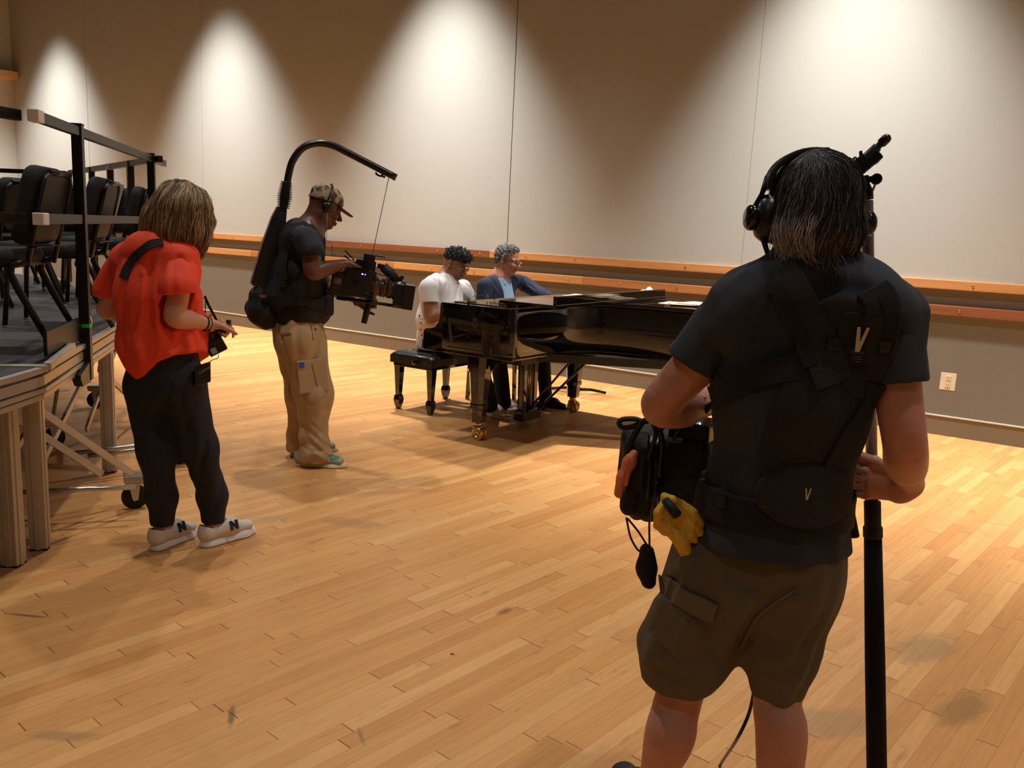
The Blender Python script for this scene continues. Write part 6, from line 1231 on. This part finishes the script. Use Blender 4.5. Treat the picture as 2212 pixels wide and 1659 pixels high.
pn = SDF(); pn.ops = [((lambda p, f=o[0]: f(p)-.017), o[1], o[2], o[3]-.02, o[4]+.02) for o in hps.ops]; o_ = p_box(Wf(1845, 745, -.12), (.034, .12, .062), .02, np.array([fr_, fv, [0, 0, 1]]).T); pn.ops.append((o_[0], 'i', .004, None, None)); pn.build('yoke_panel', M['harness'], hn, .004)
belt = SDF(); belt.ops = [((lambda p, f=o[0]: f(p)-.013), o[1], o[2], o[3]-.02, o[4]+.02) for o in hps.ops]; belt.ops = belt.ops[:5]+belt.ops[5:]
bz0, bz1 = Wf(1670, 1118)[2], Wf(1670, 1052)[2]; belt.below((0, 0, bz1), (0, 0, 1)).below((0, 0, bz0), (0, 0, -1)); belt.build('waist_belt', M['harness'], hn, .005)
lum = SDF(); lum.ops = [((lambda p, f=o[0]: f(p)-.024), o[1], o[2], o[3]-.03, o[4]+.03) for o in hps.ops]; o_ = p_ell(Wf(1750, 1075, -.12), (.105, .12, .066), np.array([fr_, fv, [0, 0, 1]]).T); lum.ops.append((o_[0], 'i', .008, None, None)); lum.build('lumbar_pad', M['harness_pad'], hn, .005)
on_strip(hps, [Wf(1540, 860, -.12), Wf(1600, 822, -.2), Wf(1700, 796, -.25), Wf(1800, 785, -.25), Wf(1850, 790, -.25)], .050, .010, .010, 5).build('side_strap', M['harness'], hn)
on_strip(hps, [Wf(1895, 830, -.1), Wf(1870, 880, -.15), Wf(1815, 970, -.2), Wf(1780, 1040, -.25)], .034, .010, .016, 5).build('side_strap', M['harness'], hn)
for px, py in ((1797, 742), (1912, 748), (1560, 1082), (1650, 1084)): gluef('buckle', px, py, .020, .024, M['black_pl'], hn, hps, th=.008, ch=.003, off=.020)
M['print_cream'] = mat('printed_cream', (206, 190, 150), .7); M['print_grey'] = mat('printed_grey', (96, 92, 86), .8)
def on_back(px, py, off, S_=hps):
    c = on(S_, [Wf(px, py, -.3)], off)[0]; return c, np.array([fr_, [0, 0, 1.], -fv]).T
c, R_ = on_back(1860, 734, .025); 
R_t = R_@np.array([[math.cos(-.05), -math.sin(-.05), 0], [math.sin(-.05), math.cos(-.05), 0], [0, 0, 1]])
vl = MB().prism([(-.0105, .0235), (-.0045, .0240), (-.0015, -.006), (.0065, .0245), (.0118, .0240), (.0005, -.0235), (-.0075, -.0235)], -.0005, .0018, O=c, R=R_t); vl.build('printed_letter', M['print_cream'], hn)
c2, _ = on_back(1853, 762, .027); text_obj('printed_lettering', 'VERSA', M['print_grey'], .0085, c2, R_, hn, depth=.0006); pl_ = MB(); c3, _ = on_back(1853, 770, .026)
for k, w_ in enumerate((.016, .019, .013)): pl_.box(c3+np.array([0, 0, -.005*k]), (w_/2, .0006, .0007), np.array([fr_, fv, [0, 0, 1]]).T)
pl_.build('worn_print', M['print_grey'], hn)
c4, _ = on_back(1745, 1068, .034); MB().prism([(-.0055, .0115), (-.003, .0115), (-.0008, -.004), (.0035, .012), (.0058, .0118), (.0008, -.0115), (-.0028, -.0115)], -.001, .0016, O=c4, R=R_).build('printed_letter', M['print_cream'], hn)
MB().tube(spline([Wf(1655, 605, .03), Wf(1668, 597, .0), Wf(1690, 592, -.02), Wf(1715, 600, -.04)], 5), .0035, 6).tube(spline([Wf(1672, 600, .0), Wf(1668, 588, .0), Wf(1690, 594, -.02)], 4), .003, 6).build('loop', M['harness'], hn)
# ---------------------------------------------------------------- sound bag in front of his left hip, pouch, gloves, holster
bag = thing('sound_bag', 'black audio mixer bag with an orange cloth tucked in its side pocket', 'bag', tuple(Wf(1450, 1010, .25)))
bs_ = SDF(); RBg = hframe(_n(fv+fr_*.25)); bs_.box(Wf(1452, 1000, .24), (.085, .115, .085), .025, RBg, .01).box(Wf(1395, 1030, .20), (.055, .045, .095), .025, RBg, .02).chain(Wf(1400, 1040, .2), Wf(1395, 1100, .2), .05, .028, RBg[:, 1], .06, .04, .02)
bs_.post = folds(.005, 34, (0, 0, 1), .6, 2); bs_.pm = .008; bso = bs_.build('bag_body', M['black_nylon'], bag, .005)
MB().tube(spline([Wf(1350, 1020, .14), Wf(1362, 960, .14), Wf(1385, 915, .15), Wf(1400, 908, .15)], 5), .012, 10, flat=.6).tube(spline([Wf(1345, 925, .15), Wf(1337, 915, .15), Wf(1345, 906, .15), Wf(1372, 905, .15), Wf(1385, 912, .15), Wf(1365, 922, .15), Wf(1345, 925, .15)], 4), .009, 8, flat=.7).build('handle', M['black_nylon'], bag)
oc_ = SDF(); oc_.path([Wf(1337, 1066, .12), Wf(1346, 1030, .12), Wf(1358, 998, .12), Wf(1368, 980, .125)], [.010, .013, .013, .007], fv, [.008]*4, .012); oc_.post = folds(.0035, 120, (0, 0, 1), .6, 2); oc_.pm = .006; oc_.build('orange_cloth', mat('orange_cloth', (226, 130, 84), .85, bump=.2, scale=200), bag, .003)
for k, (a, b, c_) in enumerate((((1408, 905), (1416, 940), (1400, 990)), ((1418, 905), (1430, 950), (1424, 1030)), ((1440, 915), (1425, 935), (1436, 960)), ((1490, 915), (1470, 925), (1455, 950)), ((1512, 905), (1500, 880), (1524, 858)), ((1560, 855), (1520, 880), (1490, 905)))):
    MB().tube(spline([Wf(*a, .13), Wf(*b, .12), Wf(*c_, .13)], 6), .0055 if k < 3 else .0035, 8).build('cable', M['black_pl'], bag)
MB().lathe(Wf(1418, 920, .12), [(.006, 0), (.006, .028)], _n(np.array([0, 0, 1])), 12).lathe(Wf(1494, 912, .14), [(.005, 0), (.005, .018)], _n(np.array([.2, 0, 1])), 12).box(Wf(1488, 914, .15), (.010, .006, .006)).build('metal_connector', M['zinc'], bag)
fp = MB()
for (x0, y0, x1, y1) in ((1362, 960, 1352, 1060), (1408, 930, 1400, 1080), (1420, 940, 1416, 1090)):
    fp.tube(on(bs_, [Wf(x0+(x1-x0)*t, y0+(y1-y0)*t, .2) for t in np.linspace(0, 1, 6)], .004), .006, 6, flat=.6)
fp.build('piping', M['black_pl'], bag)
on_strip(bs_, [Wf(1385, 935, .2), Wf(1378, 990, .2), Wf(1372, 1060, .2)], .035, .010, .006, 5).build('side_pocket', M['harness_pad'], bag); on_strip(bs_, [Wf(1440, 985, .2), Wf(1480, 990, .2), Wf(1525, 990, .2)], .07, .012, .006, 5).build('front_pocket', M['harness'], bag)
MB().tube(on(bs_, [Wf(1430, 960, .2), Wf(1470, 962, .2), Wf(1520, 962, .2)], .010), .0022, 6).build('zipper', M['zinc'], bag)
mx = MB().box(Wf(1505, 925, .20), (.055, .05, .02), RBg, ch=.004).build('mixer', M['bmetal'], bag)
for (px, py, c_, s_) in ((1512, 915, (.1, .35, 1), 10), (1506, 913, (.1, .9, .6), 3), (1497, 908, (.8, .4, .1), 1)): MB().lathe(Wf(px, py, .14), [(.0005, -.002), (.0024, 0), (.0005, .002)], -fv, 8).build('indicator_light', emis('led_%d' % px, c_, s_), mx)
on_strip(hps, [Wf(1548, 858, -.02), Wf(1540, 870, .0)], .03, .006, .01, 4).build('bag_strap', M['harness'], bag); MB().tube([Wf(1555, 855, .10), Wf(1510, 905, .14)], .010, 8, flat=.4).build('bag_strap', M['harness'], bag)
ph_ = thing('drawstring_pouch', 'small black pouch hanging on cords below the sound bag', 'pouch', tuple(Wf(1398, 1225, .08)))
pq = SDF(); pq.path([Wf(1398, 1190, .08), Wf(1398, 1225, .08), Wf(1402, 1255, .08)], [.016, .024, .018], fv, [.010, .014, .010], .015); pq.post = folds(.003, 70, (0, 0, 1), .5, 1); pq.pm = .005; pq.build('pouch', M['black_nylon'], ph_, .004)
for pts in (((1353, 1118), (1362, 1160), (1378, 1188), (1390, 1192)), ((1356, 1120), (1380, 1150), (1400, 1182)), ((1420, 1040), (1404, 1110), (1403, 1185))): MB().tube(spline([Wf(x, y, .10) for x, y in pts], 5), .0026, 6).build('cord', M['black_pl'], ph_)
MB().lathe(Wf(1402, 1187, .08), [(.007, -.006), (.010, 0), (.007, .006)], (1, 0, 0), 12).build('cord_lock', M['black_pl'], ph_)
gv = SDF(); M['yellow_l'] = mat('yellow_leather', (214, 168, 52), .75, bump=.25, scale=120)
gd_ = -.055; gv.ell(Wf(1450, 1100, gd_), (.024, .018, .030), k=.012).ell(Wf(1468, 1122, gd_), (.030, .018, .024), k=.012)
for pts, r in ((((1440, 1082), (1424, 1108), (1420, 1135), (1436, 1150)), .0105), (((1450, 1105), (1442, 1135), (1452, 1158)), .010), (((1476, 1110), (1494, 1132), (1512, 1150)), .0105), (((1474, 1090), (1498, 1108), (1513, 1132)), .0095), (((1462, 1130), (1474, 1165), (1487, 1196)), .012), (((1450, 1128), (1462, 1165), (1478, 1194)), .011), (((1436, 1074), (1450, 1080), (1470, 1088)), .010), (((1480, 1126), (1492, 1150), (1500, 1166)), .0095), (((1430, 1140), (1450, 1150), (1475, 1150)), .0095)):
    gv.path([Wf(x, y, gd_-.016*(i == 1)) for i, (x, y) in enumerate(pts)], [r, r*1.08, r*.9, r*.8][:len(pts)], k=.003)
gv.post = folds(.0009, 130, (0, 0, 1), .6, 3); gv.pm = .004; go = tag(gv.build('work_glove', M['yellow_l'], None, .0035), 'yellow leather work gloves clipped to the belt at the man\'s left hip', 'gloves')
MB().path if False else None
MB().tube([Wf(1438, 1080, gd_-.02), Wf(1452, 1100, gd_-.035), Wf(1462, 1112, gd_-.03)], [.010, .011, .012], 10).build('glove_clip', M['black_nylon'], go)
hl = thing('belt_holster', 'flat black holster on the man\'s right hip beside the boom pole', 'holster', tuple(Wf(1835, 1110, .06))); MB().hexa([Wf(1818, 1165, .03), Wf(1858, 1162, .03), Wf(1858, 1162, .10), Wf(1818, 1165, .10), Wf(1815, 1060, .03), Wf(1838, 1062, .03), Wf(1838, 1062, .10), Wf(1815, 1060, .10)]).hexa([Wf(1815, 1062, .03), Wf(1840, 1064, .03), Wf(1840, 1064, .10), Wf(1815, 1062, .10), Wf(1812, 1035, .05), Wf(1828, 1035, .05), Wf(1828, 1035, .08), Wf(1812, 1035, .08)]).build('holster_body', M['black_nylon'], hl, bevel=.006)
MB().lathe(Wf(1845, 1063, .03), [(.001, -.002), (.006, 0), (.001, .003)], -fv, 12).build('snap_button', M['bmetal'], hl)
# ---------------------------------------------------------------- boom pole with shock mount and microphone
bp = thing('boom_pole', 'long boom pole, grey upper section and thick black lower section, gripped upright by the man', 'pole', (*XD(1893, 1659, 2.08, 0)[:2], 0))
tot = np.linalg.norm(pb-pa); at_ = lambda py: pa+pdir*(tot*(py-400)/1259.)
gj = at_(1068); foot = pa+pdir*((.03-pa[2])/pdir[2])
MB().lathe(at_(430), [(.0115, 0), (.0125, .005), (.0128, np.linalg.norm(gj-at_(430)))], pdir, 20).build('upper_tube', mat('pole_grey', (128, 126, 134), .3, .7), bp)
MB().lathe(at_(500)-pdir*.0, [(.0145, -.02), (.0145, .02)], pdir, 16).build('joint_ring', M['zinc'], bp) if False else None
MB().lathe(at_(1050), [(.014, 0), (.0185, .004), (.0185, .060), (.0165, .064), (.0165, .070)], pdir, 20).lathe(at_(1104), [(.018, 0), (.0215, .006), (.0215, .028), (.0200, .030)], pdir, 24).build('locking_collar', M['rubber'], bp)
MB().lathe(at_(1128), [(.0195, 0), (.0225, .10*0+.3), (.0235, np.linalg.norm(foot-at_(1128)))], pdir, 24).build('lower_tube', mat('pole_black', (19, 17, 16), .85, spec=.2), bp)
MB().lathe(foot, [(.024, -.02), (.026, 0), (.022, .024)], pdir, 20).build('foot', M['rubber'], bp)
Wp = lambda px, py, d=0.0: P(px, py, 2.06+d)
MB().tube([Wp(1875, 432), Wp(1872, 415), Wp(1868, 395), Wp(1866, 380)], [.012, .014, .009, .010], 12).tube([Wp(1868, 388), Wp(1888, 387)], .007, 10).lathe(Wp(1893, 387)-fv*.012, [(.010, 0), (.012, .003), (.012, .021), (.010, .024)], fv, 12).build('swivel', M['bmetal'], bp)
MB().tube(spline([Wp(1856, 396), Wp(1862, 408), Wp(1868, 425)], 4), .004, 6).tube(spline([Wp(1880, 425), Wp(1890, 400), Wp(1896, 392)], 4), .0025, 6).build('clear_tape', mat('clear_tape', (170, 164, 160), .2), bp)
sm_ = thing('shock_mount', 'black microphone shock mount with looped suspension clips on top of the boom pole', 'microphone mount', tuple(Wp(1862, 365)))
sx = _n(Wp(1895, 325)-Wp(1835, 375)); sy = _n(np.cross(sx, fv)); RSm = np.array([sx, fv, np.cross(sx, fv)]).T
MB().box(Wp(1858, 366), (.046, .012, .010), RSm, ch=.004).box(Wp(1866, 360), (.040, .018, .012), RSm, ch=.004).box(Wp(1849, 362), (.028, .016, .014), RSm, ch=.004).build('cradle', M['black_pl'], sm_)
for pts in (((1886, 356), (1896, 350), (1903, 340), (1901, 332), (1898, 334), (1897, 343), (1888, 352)), ((1862, 345), (1858, 335), (1858, 328), (1861, 328), (1861, 340)), ((1845, 346), (1844, 342), (1848, 340), (1850, 344)), ((1886, 350), (1886, 345), (1889, 345), (1889, 350))):
    MB().tube(spline([Wp(x, y, -.01) for x, y in pts], 4), .0022, 6).build('suspension_loop', M['black_pl'], sm_)
mc = thing('microphone', 'black shotgun microphone in the shock mount above the man\'s shoulder', 'microphone', tuple(Wp(1880, 335))); MB().lathe(Wp(1838, 372, .02), [(.009, 0), (.0105, .004), (.0105, .072), (.0075, .074), (.0075, .080), (.0105, .083), (.0105, .096), (.008, .103), (.001, .106)], _n(Wp(1893, 320, .01)-Wp(1838, 372, .02)), 18).build('microphone_body', M['black_pl'], mc)
cbl = MB().tube(spline([Wf(1640, 1400, .15), Wf(1632, 1470, .12), Wf(1618, 1540, .12), Wf(1590, 1600, .14), ZP(1556, 1659)+(0, 0, .012)-fv*.0, ZP(1540, 1700)+(0, 0, .012)], 8), .0042, 8).build('audio_cable', M['black_pl']); tag(cbl, 'black cable hanging between the man\'s legs to the floor', 'cable')
